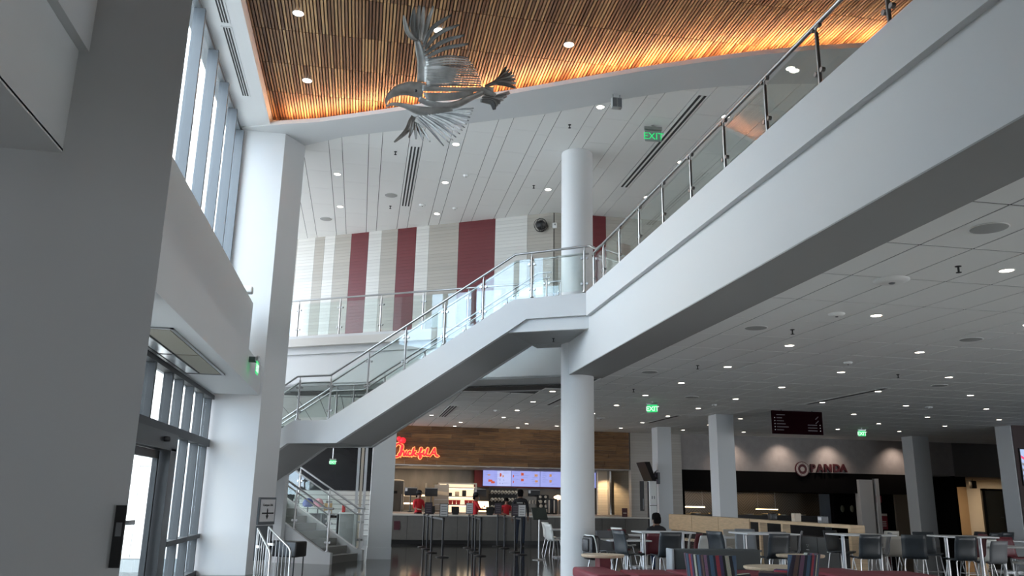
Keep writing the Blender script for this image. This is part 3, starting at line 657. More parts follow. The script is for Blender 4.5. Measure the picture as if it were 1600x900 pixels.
for i in range(4):
    xa, xb = lx(edges[i], 745)[0]+.008, lx(edges[i+1], 745)[0]-.008
    s = MB().box(xa, -.01, zb, xb, .05, zt).build('screen', SCR, mbd)
    MB().box(xa-.02, 0, zb-.02, xb+.02, .052, zt+.02).build('bezel', BLACK, s)
    for r in range(7):
        zz = zt-.06-r*.085
        for c in range(3):
            if random.random() < .6: xq = xa+.06+c*.4+random.random()*.06; MB().box(xq, -.014, zz, xq+random.uniform(.12, .26), -.009, zz+.010).build('text_line', TXT, s)
    if i == 0:
        MB().box((xa+xb)/2, -.012, zb+.01, xb-.01, -.009, zt-.01).build('light_half', SCRL, s)
        for p in ((766, 751, .34, .1, FOOD), (770, 753.5, .3, .1, FOOD), (764, 742, .2, .06, FOODT), (782, 742, .13, .16, FOOD), (786, 744, .1, .1, FOODT)): blob(s, *p)
        for p in ((781, 750), (787, 750), (781, 755), (785, 755.5)): blob(s, p[0], p[1], .04, .045, TXT)
    if i == 1:
        for p in ((816, 741, .22, .13, FOOD), (816, 750, .22, .12, FOOD), (837.5, 743, .26, .11, FOODT), (838, 752, .22, .1, FOODT), (802, 744, .08, .12, FOOD), (802, 753, .07, .1, FOOD)): blob(s, *p)
    if i == 2:
        for p in ((860, 743, .18, .12, FOODT), (860, 752, .18, .12, FOODT)): blob(s, *p)
# counter
CT = thing('service_counter', 'long taupe service counter below the wooden sign wall', 'counter', (5, 28.6, 0))
CTM = mat('counter_front', (.155, .145, .13), .45, noise=.06); CTT = mat('counter_top', (.66, .62, .56), .3)
MB().box(-4.2, .08, .12, 5.2, .75, .90).build('carcass', mat('counter_gap', (.03, .03, .03), .6), CT)
MB().box(-4.2, .12, 0, 5.2, .7, .12).build('plinth', mat('plinth', (.02, .02, .02), .4), CT)
MB().box(-4.25, 0, .90, 5.25, .85, .945).build('worktop', CTT, CT)
fm = MB().box(.006, 0, 0, .834, .03, .77).mesh('front_panel')
for k in range(11): ob('front_panel', fm, CTM, CT, (-4.18+.84*k, .05, .125))
CT2 = thing('prep_counter', 'steel prep counter with warm lit food trays behind the service counter', 'counter', (5, 30.2, 0))
MB().box(-4.2, 0, 0, 4.6, .7, .93).build('carcass', mat('steel_dull', (.22, .20, .18), .4, .8), CT2)
MB().box(-4.2, -.05, .93, 4.65, .75, .975).build('worktop', mat('warm_top', (.62, .47, .36), .35), CT2)
# kitchen lighting (lamps under the soffit)
dl_k = []
for k, px in enumerate((642, 686, 728, 767, 809, 851, 897, 932)):
    p = PZ(px, 727.5+k*.55, ZS-.03); dl_k.append((p.x, max(31.95, min(33.5, p.y))))
light('kitchen_lamp', 'AREA', (2.2, 34.4, ZS-.06), 30, (1, .80, .58), shape='RECTANGLE', size=4.0, size_y=.3)
light('kitchen_lamp', 'AREA', (7.0, 33.0, ZS-.06), 22, (1, .80, .58), shape='RECTANGLE', size=4.0, size_y=.3)
light('tile_wall_lamp', 'SPOT', (9.75, 32.5, ZS-.08), 60, (1, .72, .42), Vector((.1, .35, -1)).to_track_quat('-Z', 'Y').to_euler(), spot_size=math.radians(100), spot_blend=.6)
for k in range(7): light('kitchen_spot', 'SPOT', (1.6+k*.62, 35.72, ZS-.06), 5, (1, .78, .52), Vector((0, .18, -1)).to_track_quat('-Z', 'Y').to_euler(), spot_size=math.radians(34), spot_blend=.8, shadow_soft_size=.03)
# ---- right shop
ZP = 2.74
PWM = mat('textured_plaster', (.33, .30, .285), .85, noise=.07, nscale=5, bump=.5, bscale=45)
struct('wall_shop', MB().box(12.55, 31.7, ZP, 24.7, 31.95, 4.13), PWM, 'mottled grey plaster wall carrying the maroon lettered sign', 'wall')
BLK = mat('black_wall', (.004, .0035, .0035), .9, spec=.1)
sh = MB(); sh.box(12.55, 31.72, 1.95, 22.8, 36.4, ZP); sh.box(12.5, 31.8, 0, 12.7, 36.4, 2.2); sh.box(20.0, 33.4, 0, 24.9, 33.6, ZP); sh.box(24.7, 31.72, 2.3, 25.2, 33.6, ZP); sh.box(24.6, 31.72, 0, 24.75, 33.6, ZP)
struct('wall_shop_bulkhead', sh, BLK, 'black bulkhead and dark recess of the closed right shop', 'wall')
def _herr(t, b):
    tc = t.nodes.new('ShaderNodeTexCoord'); sp = t.nodes.new('ShaderNodeSeparateXYZ'); t.links.new(tc.outputs['Object'], sp.inputs[0])
    def M(op, a, v=None, l=None):
        n = t.nodes.new('ShaderNodeMath'); n.operation = op
        t.links.new(a, n.inputs[0])
        if l is not None: t.links.new(l, n.inputs[1])
        elif v is not None: n.inputs[1].default_value = v
        return n.outputs[0]
    pp = M('PINGPONG', sp.outputs[0], .75); s = M('ADD', pp, l=sp.outputs[2]); w = M('FRACT', M('MULTIPLY', s, 8.0)); g = M('GREATER_THAN', w, .22)
    mx = t.nodes.new('ShaderNodeMix'); mx.data_type = 'RGBA'; mx.inputs[6].default_value = (.075, .06, .045, 1); mx.inputs[7].default_value = (.20, .17, .135, 1)
    t.links.new(g, mx.inputs[0]); t.links.new(mx.outputs[2], b.inputs['Base Color']); b.inputs['Roughness'].default_value = .4
struct('wall_shop_back', MB().box(12.6, 36.2, 0, 21, 36.4, 2.2), node_mat('herringbone', _herr), 'brown herringbone tiled back wall of the right shop', 'wall')
light('shop_lamp', 'AREA', (15.8, 35.9, 1.93), 4, (1, .72, .42), shape='RECTANGLE', size=5.8, size_y=.12)
# lettered sign
PMAR = mat('sign_maroon', (.065, .008, .012), .5); PCRE = mat('sign_cream', (.42, .38, .36), .5)
sp = thing('shop_sign', 'maroon letters PANDA with a round emblem on the plaster wall', 'sign', (18.5, 31.66, 2.9))
def ssx(px, py): p = PY(px, py, 31.66); return p.x-18.5, p.z-2.9
def text_mesh(txt, size, ext, bold=0.0, name='letter'):
    cu_ = bpy.data.curves.new(name, 'FONT'); cu_.body = txt; cu_.size = size; cu_.extrude = ext; cu_.offset = bold; cu_.resolution_u = 3
    to = bpy.data.objects.new('tmp', cu_); COL.objects.link(to)
    dg = bpy.context.evaluated_depsgraph_get(); me = bpy.data.meshes.new_from_object(to.evaluated_get(dg))
    bpy.data.objects.remove(to); bpy.data.curves.remove(cu_); me.materials.clear(); return me
def text_at(txt, size, mat_, parent, x, y, z, name='lettering', ext=.01, bold=0.0, rz=0.0, align=None, tilt=None):
    me = text_mesh(txt, size, ext, bold, name)
    xs = [v.co.x for v in me.vertices]; w = (max(xs)-min(xs)) if xs else 0
    o = ob(name, me, mat_, parent, (x-(w/2 if align == 'c' else 0), y, z)); o.rotation_euler = (math.pi/2, 0, rz); return o
pxs = [1266, 1276.2, 1288, 1301.3, 1312.8]
for ch, px in zip('PANDA', pxs):
    x, z = ssx(px, 737.3); g = text_at(ch, .44, PMAR, sp, x, -.02, z, 'letter', .04, .014)
    g.scale = (.98, 1, 1)
cx, cz = ssx(1253, 733)
def disc(r0, r1, y0, y1, n=40):
    mb = MB(); vs = []
    for (r, y) in ((r0, y1), (r0, y0), (r1, y0), (r1, y1)):
        for j in range(n): vs.append((r*math.cos(2*math.pi*j/n), y, r*math.sin(2*math.pi*j/n)))
    fs = [(((i+1) % 4)*n+j, ((i+1) % 4)*n+(j+1) % n, i*n+(j+1) % n, i*n+j) for i in range(4) for j in range(n)]
    return mb.add(vs, fs)
em = disc(.002, .30, -.04, .03).build('emblem', PMAR, sp, (cx, 0, cz))
disc(.20, .27, -.055, -.03).build('emblem_ring', PCRE, em); disc(.001, .095, -.055, -.03).build('emblem_centre', PCRE, em)
tk = MB().box(-.008, -.062, .218, .008, -.05, .252).mesh('emblem_mark')
for k in range(22):
    o = ob('emblem_mark', tk, PMAR, em); o.rotation_euler = (0, 2*math.pi*k/22, 0)
# wall washers over the plaster wall
for x in (14.6, 16.8, 18.9, 21.9):
    light('wall_washer', 'SPOT', (x, 31.0, 4.05), 38, (1, .82, .70), Vector((0, .42, -1)).to_track_quat('-Z', 'Y').to_euler(), spot_size=math.radians(105), spot_blend=1.0, shadow_soft_size=.06)
# back of the right shop: posts, glowing corridor
struct('wall_corridor', MB().box(24.9, 36.5, 0, 29, 36.7, 4.1).box(22.9, 33.3, 0, 23.9, 33.5, ZP), mat('tan_wall', (.50, .38, .26), .8), 'tan lit wall of the corridor beside the right shop', 'wall')
light('corridor_lamp', 'AREA', (26.5, 35.2, 2.66), 40, (1, .70, .40), shape='RECTANGLE', size=2.4, size_y=1.2)
struct('ceiling_corridor', MB().box(22.9, 31.9, 2.72, 29, 36.6, 2.80).box(24.7, 31.7, 2.72, 29, 31.95, 4.13), mat('dark_soffit', (.16, .15, .14), .8), 'low dark soffit over the corridor at the right', 'ceiling')
struct('trim_5', MB().box(20.15, 31.55, 0, 20.75, 31.9, 2.5).box(20.85, 31.5, 0, 21.0, 31.7, 2.55), PAINTG, 'pale posts at the right end of the closed shop', 'post')
# ================================================================== CEILING FIXTURES
RING = mat('lamp_ring', (.80, .79, .76), .4)
dl0 = None
def downlight(x, y, z, label, group, lens=LAMP, r=.073):
    global dl0
    key = (lens.name, r)
    if key not in DLP:
        t = thing('downlight', label, 'light', (x, y, z), 0, group)
        MB().lathe(0, 0, [(r*1.18, 0), (r*1.2, -.006), (r*1.05, -.010), (r, -.004), (r*.99, 0)], 24).build('trim_ring', RING, t)
        MB().lathe(0, 0, [(r, -.004), (r*.6, -.006), (.0005, -.007)], 20).build('lens', lens, t)
        DLP[key] = t; return t
    return dup(DLP[key], (x, y, z), None, label, group)
DLP = {}
for i in range(8):
    for j in range(10):
        x, y = 7.015+2.44*i, 7.79+2.44*j
        if inframe((x, y, ZL), 60) and not (20.8 < x < 29 and y > 24): downlight(x, y, ZL, 'small round recessed downlight in the white tile ceiling', 'downlights of the tile ceiling')
for x, y, w in ((4.59, 19.95, 'nearest of the row left of the round column'), (4.59, 22.34, 'second of the row left of the round column'), (4.6, 24.76, 'third of the row left of the round column'), (4.59, 27.15, 'fourth of the row left of the round column'), (5.79, 29.26, 'just left of the round column, far'), (3.44, 29.58, 'over the middle of the planks, nearer one'), (3.42, 31.26, 'over the middle of the planks, farther one'), (5.81, 31.09, 'touching the planks left of the round column'), (2.2, 27.22, 'close to the stair underside')):
    downlight(x, y, ZL, 'downlight before the wooden sign wall, ' + w, 'downlights by the wooden sign wall')
ORD = ('first', 'second', 'third', 'fourth', 'fifth', 'sixth', 'seventh', 'eighth')
for k, (x, y) in enumerate(dl_k): downlight(x, y, ZS-.03, 'small soffit downlight below the wooden sign wall, %s from the left' % ORD[k], 'downlights under the sign wall', LAMP, .07)
for x, y, w in ((-1.5, 12.89, 'at the top left'), (-1.49, 15.27, 'nearest the white border and the cove'), (.9, 12.93, 'behind the upper wing of the bird'), (3.24, 12.91, 'right of the bird')):
    downlight(x*1.0139, y*1.0139, ZW-.002, 'round white downlight in the wooden slats, ' + w, 'downlights of the slat ceiling', LAMPC, .085)
for x, y, w in ((-1, 19.72, 'upper one near the white pier'), (-.98, 22.15, 'lower one near the white pier'), (1.70, 17.28, 'right below the bird'), (1.70, 19.68, 'middle one right of the black slot'), (1.71, 22.13, 'above the middle maroon stripe'), (4.36, 19.58, 'just left of the round column'), (4.38, 14.82, 'beside the grey hung box at the band'), (7.34, 12.56, 'in the curved band behind the railing'), (7.04, 14.69, 'just over the railing, highest'), (7.03, 17.14, 'just over the railing, middle'), (7.03, 19.55, 'just over the railing, lowest')):
    downlight(x, y, 9.28 if y == 12.56 else ZU, 'round warm downlight in the upper ceiling, ' + w, 'downlights of the upper ceiling', LAMP, .075)
for x, y, w in ((26.0, 33.6, 'nearer'), (26.6, 34.6, 'farther')): downlight(x, y, 2.72, w + ' bright downlight in the low corridor soffit', 'downlights of the corridor', LAMP, .13)
# speakers, detectors, sprinklers
SPK = mat('speaker_grille', (.40, .40, .39), .8)
def speaker(p, label): 
    t = thing('ceiling_speaker', label, 'speaker', p); MB().lathe(0, 0, [(.165, 0), (.165, -.008), (.15, -.012), (.0005, -.014)], 28).build('grille', SPK, t); MB().lathe(0, 0, [(.17, 0), (.178, -.006), (.166, -.010), (.16, 0)], 28).build('rim', TILE, t)
for (px, py, z, lb) in ((1545, 356, ZL, 'largest round grey ceiling speaker near the right edge'), (1181, 512, ZL, 'round grey ceiling speaker near the soffit of the walkway'), (1517, 530, ZL, 'round grey ceiling speaker at right, middle distance'),
                        (1015, 581, ZL, 'faint round ceiling speaker right of the round column'), (1081, 620, ZL, 'faint flat ceiling speaker above the pillars'), (1468, 602, ZL, 'far ceiling speaker right of the hanging directory'),
                        (611, 305, ZU, 'round grey speaker in the upper ceiling by the long slot'), (509, 342, ZU, 'round grey speaker in the upper ceiling near the white pier')):
    speaker(PZ(px, py, z-.001), lb)
def detector(p, label, r=.1):
    t = thing('smoke_detector', label, 'detector', p); MB().lathe(0, 0, [(r, 0), (r*1.02, -.012), (r*.85, -.024), (r*.78, -.034), (r*.5, -.040), (.0005, -.042)], 24).build('housing', WHITEP, t)
    MB().lathe(0, 0, [(r*.2, -.04), (r*.15, -.052), (.0005, -.055)], 12).build('sensor', GREYSH, t)
for (px, py, z, lb, r) in ((1393, 437, ZL, 'large flat white dome on the near tile ceiling', .2), (1307, 490, ZL, 'white smoke detector below the large flat dome', .11), (1325, 566, ZL, 'small white detector in the middle of the tile ceiling', .08),
                           (1451, 636, ZL, 'small white detector far right on the tile ceiling', .1), (1116, 632, ZL, 'tiny white detector above the nearer pillar', .07), (776, 641, ZL, 'white camera dome before the sign wall, left', .1), (939, 653, ZL, 'dark based camera dome right of the round column', .14),
                           (660, 320, ZU, 'white detector in the upper ceiling above the maroon stripe', .09), (711, 325, ZU, 'small white detector right of the upper slot', .07), (728, 274, ZU, 'small white detector in the middle of the upper ceiling', .07)):
    detector(PZ(px, py, z), lb, r)
def sprinkler(p, label):
    t = thing('sprinkler', label, 'sprinkler', p); MB().lathe(0, 0, [(.035, 0), (.035, -.006), (.010, -.012), (.010, -.03)], 12).build('escutcheon', BLACK, t); MB().tube([(0, 0, -.02), (0, 0, -.07)], .011, 8).lathe(0, 0, [(.03, -.07), (.03, -.075), (.0005, -.076)], 12).build('head', BLACK, t)
for (px, py, z, lb) in ((1497, 416, ZL, 'black sprinkler head beside the nearest ceiling lamp'), (1238, 515, ZL, 'black sprinkler head left of the middle of the tile ceiling'), (1403, 585, ZL, 'black sprinkler head at right of the tile ceiling'), (1090, 571, ZL, 'black sprinkler head near the walkway soffit'),
                        (990, 608, ZL, 'black sprinkler head by the long ceiling slot'), (618, 237, ZU, 'dark sprinkler head under the metal bird'), (610, 322, ZU, 'dark sprinkler head below the upper speaker'), (834, 290, ZU, 'dark sprinkler head left of the round column top'), (890, 195, ZU, 'dark sprinkler head near the curved band')):
    sprinkler(PZ(px, py, z), lb)
sprinkler(SW(1.0, .9, 4.80), 'dark sprinkler head under the stair landing')
# slot diffusers
def slot(x0, x1, y0, y1, z, label, n=3):
    t = thing('slot_diffuser', label, 'vent', ((x0+x1)/2, (y0+y1)/2, z)); w, h = (x1-x0)/2, (y1-y0)/2
    MB().box(-w, -h, -.005, w, h, 0).build('frame', TILE, t)
    for k in range(n): a = -w+(k+.25)*2*w/n; MB().box(a, -h+.02, -.008, a+w/n, h-.02, -.005).build('slot', SHADOWGAP, t)
slot(.68, .92, 17.6, 21.7, ZU, 'black three slot air diffuser in the upper ceiling left of centre'); slot(6.10, 6.32, 13.9, 19.0, ZU, 'long black slot diffuser in the upper ceiling by the exit sign', 2)
a = PZ(1310, 612, ZL); slot(11.65, 11.85, 17.0, 20.5, ZL, 'long dark slot in the tile ceiling near the hanging directory', 1)
slot(5.10, 5.22, 20.2, 23.0, ZL, 'dark slot in the tile ceiling right of the round column', 1); _a, _b = PZ(707, 634, ZL), PZ(690, 651, ZL); slot(_b.x-.12, _b.x+.14, _a.y, _b.y, ZL, 'dark slotted grille in the tile ceiling behind the stair', 3)
slot(9.6, 9.8, 24.6, 27.4, ZL, 'thin dark slot in the tile ceiling left of the pillars', 1)
# exit signs
EXG = mat('exit_green', (.02, .5, .15), .4, emit=(.04, .75, .22), estr=.4); EXP = mat('exit_panel', (.30, .33, .31), .5)
def exit_sign(p, rz, label, drop=.10, s=1.0, side=False):
    t = thing('exit_sign', label, 'exit sign', p, rz)
    MB().bev(-.17*s, -.03, -drop-.05*s, .17*s, .03, -drop+.02*s, .008).tube([(0, 0, 0), (0, 0, -drop)], .03, 8).build('housing', STEEL, t)
    MB().box(-.155*s, -.006, -drop-.27*s, .155*s, .006, -drop-.05*s).build('panel', EXG if s < 1.05 else EXP, t)
    o = text_at('EXIT', .19*s, EXG if s >= 1.05 else mat('exit_white', (.8, .95, .85), .4, emit=(.75, 1, .8), estr=.4), t, 0, -.009, -drop-.23*s, 'lettering', .002, .001 if s >= 1.05 else .004, 0, 'c')
    return t
exit_sign(PZ(1020, 196, ZU-.001), math.radians(-4), 'green exit sign hanging from the upper ceiling', .06, 1.15)
exit_sign(PZ(1019, 627, ZL), math.radians(-30), 'green exit sign on the tile ceiling right of the round column', .05, .9)
exit_sign(PZ(1346, 669, ZL), math.radians(-10), 'green exit sign above the maroon lettered sign', .05, .85)
es = exit_sign((-1.92, 15.2, 3.93), math.radians(90), 'green exit sign bracketed to the white fascia over the doors', .06, 1.0)
MB().box(-.03, .02, -.12, .03, .16, -.02).build('bracket', GREYMET, es)
# hanging directory
hs = thing('hanging_directory', 'dark maroon hanging directory board with small white lines', 'sign', (12.25, 22, 4.12))
DIRM = mat('directory', (.012, .0025, .004), 1.0, spec=.0); DTX = mat('directory_text', (.16, .15, .155), .7)
b0, b1 = PY(1205, 639, 22), PY(1286, 680, 22); x0, x1, z1, z0 = b0.x-12.25, b1.x-12.25, -.03, b1.z-4.12
bdb = MB().box(x0, -.03, z0, x1, .03, z1).build('board', DIRM, hs)
for x in (x0+.3, x1-.3): MB().tube([(x, 0, 0), (x, 0, z1)], .012, 6).build('hanger', BLACK, hs)
for k in range(6): MB().box(x0+.13, -.034, z1-.13-k*.085, x0+.13+(.26, .17, .22, .27, .36, .21)[k], -.029, z1-.13-k*.085+.022).build('text_line', DTX, bdb)
for k in range(5): MB().box(x0+.06, -.034, z1-.215-k*.085, x0+.085, -.029, z1-.215-k*.085+.022).build('arrow_mark', WHITEP, bdb)
for k in range(3): MB().box(x1-.47, -.034, z0+.10+k*.08, x1-.18, -.029, z0+.10+k*.08+.022).build('text_line', DTX, bdb); MB().box(x1-.10, -.034, z0+.10+k*.08, x1-.075, -.029, z0+.122+k*.08).build('arrow_mark', WHITEP, bdb)
for k in range(2): MB().tube([(x1-.22, -.032, z1-.22-k*.12), (x1-.13, -.032, z1-.14-k*.12)], .012, 6).build('arrow', DTX, bdb)
# air curtain in the vestibule soffit
ac = thing('air_curtain', 'recessed air curtain unit in the soffit over the doors', 'air curtain', (-2.6, 12.2, 3.44))
MB().box(-.34, -2.0, -.02, -.30, 2.0, 0).box(.27, -2.0, -.02, .31, 2.0, 0).box(-.34, 1.96, -.02, .31, 2.0, 0).box(-.34, -2.0, -.02, .31, -1.96, 0).build('frame', STEEL, ac)
MB().box(-.30, -1.96, -.004, .27, 1.96, 0).build('cavity', SHADOWGAP, ac)
for k in range(2): MB().box(-.06, -1.9+k*1.93, -.014, .25, -.03+k*1.93, -.004).build('intake_panel', mat('intake', (.30, .28, .22), .6), ac)
for k in range(2): MB().box(-.28, -1.9+k*1.93, -.014, -.10, -.06+k*1.93, -.004).build('nozzle_plate', CHROME, ac)
# parapet spotlight
fl = thing('spotlight', 'small white spotlight on the parapet by the bright pier', 'light', (-2.42, 16.2, 5.30))
MB().bev(-.06, -.1, 0, .16, .1, .14, .03).build('housing', WHITEP, fl); MB().box(-.05, -.04, -.0, .05, .04, .03).build('foot', STEEL, fl)
# loudspeaker cage on the striped wall, grey device under the band
q = on_wall(848, 352); pc = S0+sd*q+sn*.18; zc = PY(848, 352, pc.y).z
cg = thing('wall_speaker', 'round black caged speaker high on the striped wall', 'speaker', (pc.x, pc.y, zc))
MB().ball((0, 0, 0), .14, 16).build('body', BLACK, cg)
for k in range(4):
    a = math.pi*k/4; MB().tube([(.19*math.cos(t)*math.cos(a), .19*math.cos(t)*math.sin(a), .19*math.sin(t)) for t in [2*math.pi*i/24 for i in range(24)]], .008, 6, closed=True).build('cage_wire', DARKMET, cg)
MB().tube([(0, 0, 0), tuple(-sn*.2)], .03, 8).build('bracket', STEEL, cg)
pb = thing('wall_plate', 'small steel box beside the caged speaker on the striped wall', 'box', tuple(S0+sd*(q+.36)+sn*.03+Vector((0, 0, zc)))); MB().bev(-.06, -.03, -.08, .06, .03, .08, .01).build('cover', WHITEP, pb, rz=math.atan2(sd.y, sd.x)); MB().ball((.0, -.04, .02), .025, 8).build('knob', STEEL, pb)
gp = PZ(963, 148, 9.28); gd = thing('hanging_speaker', 'grey perforated box hung under the curved band', 'speaker', tuple(gp))
MB().bev(-.10, -.05, -.30, .10, .05, -.08, .01).build('box', SPK, gd)
for s in (-1, 1): MB().tube([(s*.07, 0, 0), (s*.07, 0, -.09)], .01, 6).build('hook', STEEL, gd); 
for s in (-.05, .05): MB().box(s-.04, -.056, -.28, s+.04, -.05, -.10).build('grille', GREYSH, gd)
# ================================================================== BIRD
BIRDM = mat('galvanised_steel', (.43, .43, .415), .55, .3, noise=.25, nscale=6, bump=.1, bscale=12)
BIRDD = mat('galvanised_dark', (.19, .19, .185), .5, .35, noise=.2, nscale=6)
YB = 12.0
bc0 = PY(700, 130, YB)
bird = thing('bird_sculpture', 'hanging metal bird sculpture with spread feathered wings', 'sculpture', tuple(bc0))
def bp_(cx, cy, dy=0.0): return PY(580+cx/3.75, cy/3.75, YB+dy)-bc0      # crop coordinates of the close view
def ribbon(pts, ws, name, m=None, parent=None, cup=.25, th=.008):
    """curved tapered plate along pts, half widths ws"""
    P = smooth(pts, 4); n = len(P); mb = MB(); K = 4; vs = []
    W_ = []
    for i in range(n):
        f = i/(n-1)*(len(ws)-1); k = min(int(f), len(ws)-2); W_.append(ws[k]+(ws[k+1]-ws[k])*(f-k))
    view = (bc0-OR).normalized()
    for i in range(n):
        t = (P[min(n-1, i+1)]-P[max(0, i-1)]).normalized(); sdv = t.cross(view).normalized(); up = sdv.cross(t).normalized()
        for k in range(K+1):
            u = (k/K*2-1); vs.append(P[i]+sdv*(W_[i]*u)+up*(W_[i]*cup*(1-u*u)))
    m_ = len(vs); off = view*th
    vs += [v+off for v in vs]; fs = []
    for i in range(n-1):
        for k in range(K):
            a, b, c, d = i*(K+1)+k, i*(K+1)+k+1, (i+1)*(K+1)+k+1, (i+1)*(K+1)+k
            fs += [(a, d, c, b), (m_+a, m_+b, m_+c, m_+d)]
    for k in (0, K):
        for i in range(n-1): a, d = i*(K+1)+k, (i+1)*(K+1)+k; fs.append((a, m_+a, m_+d, d) if k == 0 else (a, d, m_+d, m_+a))
    for k in range(K):
        fs.append((k, k+1, m_+k+1, m_+k)); a = (n-1)*(K+1)+k; fs.append((a, m_+a, m_+a+1, a+1))
    mb.add(vs, fs, True); return mb.build(name, m or BIRDM, parent or bird)
S = 12.0/1286/3.75*1.03            # metres per close-view pixel at the bird
# upper wing: arm plate and primaries (fan) then long trailing feathers
arm = ribbon([bp_(268, 235, -.30), bp_(285, 300, -.25), bp_(300, 380, -.15), bp_(300, 480, .0)], [16*S, 26*S, 30*S, 34*S], 'wing_arm', cup=.3)
prim = [((268, 240), (215, 190), (190, 90), 15, BIRDM), ((272, 235), (245, 160), (252, 40), 19, BIRDD), ((280, 235), (270, 150), (283, 32), 17, BIRDM), ((288, 240), (300, 150), (308, 36), 14, BIRDM), ((302, 250), (330, 140), (365, 35), 13, BIRDM),
        ((305, 275), (360, 165), (470, 88), 13, BIRDD), ((308, 300), (390, 200), (515, 145), 13, BIRDD), ((310, 320), (420, 245), (550, 205), 13, BIRDD), ((315, 340), (430, 285), (570, 257), 12, BIRDD)]
for a, b, c, w, m in prim: ribbon([bp_(*a, -.28), bp_(*b, -.42), bp_(*c, -.55)], [7*S, w*S, w*S, 5*S], 'feather', m)
for k in range(13):
    f = k/12; a = (318+6*f, 352+150*f); c = (565+80*math.sin(f*1.5), 338+165*f); b = ((a[0]+c[0])/2, (a[1]+c[1])/2-16+12*f)
    ribbon([bp_(*a, -.22+.2*f), bp_(*b, -.32+.25*f), bp_(*c, -.38+.35*f)], [8*S, 6.2*S, 4.8*S, 4*S], 'feather', BIRDM if k % 4 else BIRDD, cup=.35)
for k in range(6):
    f = k/5; ribbon([bp_(312, 400+70*f, -.2+.15*f), bp_(420, 395+85*f, -.28+.2*f), bp_(520, 415+75*f, -.25+.2*f)], [10*S, 13*S, 9*S, 3*S], 'covert_feather', BIRDM)
# head: upper beak and crown, lower jaw
ribbon([bp_(88, 615, -.05), bp_(96, 575, -.05), bp_(150, 535, -.05), bp_(225, 520, -.02), bp_(310, 535, .02)], [3*S, 14*S, 30*S, 44*S, 50*S], 'head', BIRDM, cup=.5)
ribbon([bp_(86, 628, -.05), bp_(120, 610, -.05), bp_(190, 618, -.04), bp_(270, 645, -.02), bp_(380, 660, .02), bp_(480, 645, .05)], [3*S, 9*S, 14*S, 26*S, 34*S, 20*S], 'lower_jaw', BIRDM, cup=.5)
o = MB().ball(tuple(bp_(262, 532, -.12)), .022, 10).build('eye', BLACK, bird)
ribbon([bp_(280, 580, 0), bp_(330, 600, .02), bp_(420, 620, .04), bp_(500, 612, .06), bp_(580, 575, .08), bp_(660, 540, .1)], [16*S, 20*S, 20*S, 22*S, 20*S, 14*S], 'breast_plate', BIRDM, cup=.5)
ribbon([bp_(300, 515, .0), bp_(400, 522, .02), bp_(520, 525, .05), bp_(650, 525, .1), bp_(720, 528, .15)], [20*S, 14*S, 14*S, 16*S, 20*S], 'back_plate', BIRDM, cup=.4)
for k in range(10): 
    f = k/9; ribbon([bp_(305+20*f, 545+45*f, .0), bp_(450+20*f, 545+40*f, .04), bp_(600, 535+22*f, .08)], [2.5*S, 3.5*S, 3*S, 2*S], 'flank_rib', BIRDM, cup=.1)
# lower wing
ribbon([bp_(250, 680, -.05), bp_(235, 710, -.12), bp_(205, 770, -.2), bp_(135, 833, -.3)], [14*S, 18*S, 16*S, 5*S], 'lower_wing_arm', BIRDM)
for k in range(5): ribbon([bp_(236+8*k, 700+6*k, -.12), bp_(215+22*k, 760+2*k, -.2), bp_(178+42*k, 800+8*k, -.28)], [7*S, 11*S, 9*S, 3*S], 'feather', BIRDM)
tips = [(425, 855), (455, 835), (480, 822), (498, 805), (520, 785), (535, 765), (548, 748), (560, 728), (572, 708), (580, 688), (588, 668), (595, 650), (600, 634)]
for k, (tx, ty) in enumerate(tips):
    f = k/(len(tips)-1); a = (262+200*f, 682-18*f); b = ((a[0]+tx)/2+4, (a[1]+ty)/2-6)
    ribbon([bp_(*a, .0), bp_(*b, -.12), bp_(tx, ty, -.22)], [7*S, 9*S, 7*S, 3*S], 'feather', BIRDM if k % 3 else BIRDD, cup=.3)
# tail
for k in range(7):
    f = k/6; ribbon([bp_(665, 505+5*f, .12), bp_(740, 470+18*f, .16), bp_(792+58*math.sin(f*1.9), 392+122*f-12*math.sin(3.1*f), .2)], [6*S, 11*S, 13*S, 7*S], 'tail_feather', BIRDM if k % 2 else BIRDD)
for k in range(6):
    f = k/5; ribbon([bp_(640+20*(1-f), 590-40*(1-f), .12), bp_(715-10*f, 575+25*f, .16), bp_(812-90*f, 540+103*f, .2)], [9*S, 17*S, 17*S, 10*S], 'tail_feather', BIRDD if k % 2 else BIRDM)
ribbon([bp_(640, 515, .1), bp_(690, 545, .12), bp_(730, 560, .14)], [14*S, 20*S, 12*S], 'tail_plate', BIRDM)
for (a, b) in ((300, 400), (560, 540)):
    p = bp_(a, b, .02); MB().tube([p, Vector((p.x, p.y, ZW-bc0.z))], .003, 6).build('cable', STEEL, bird)
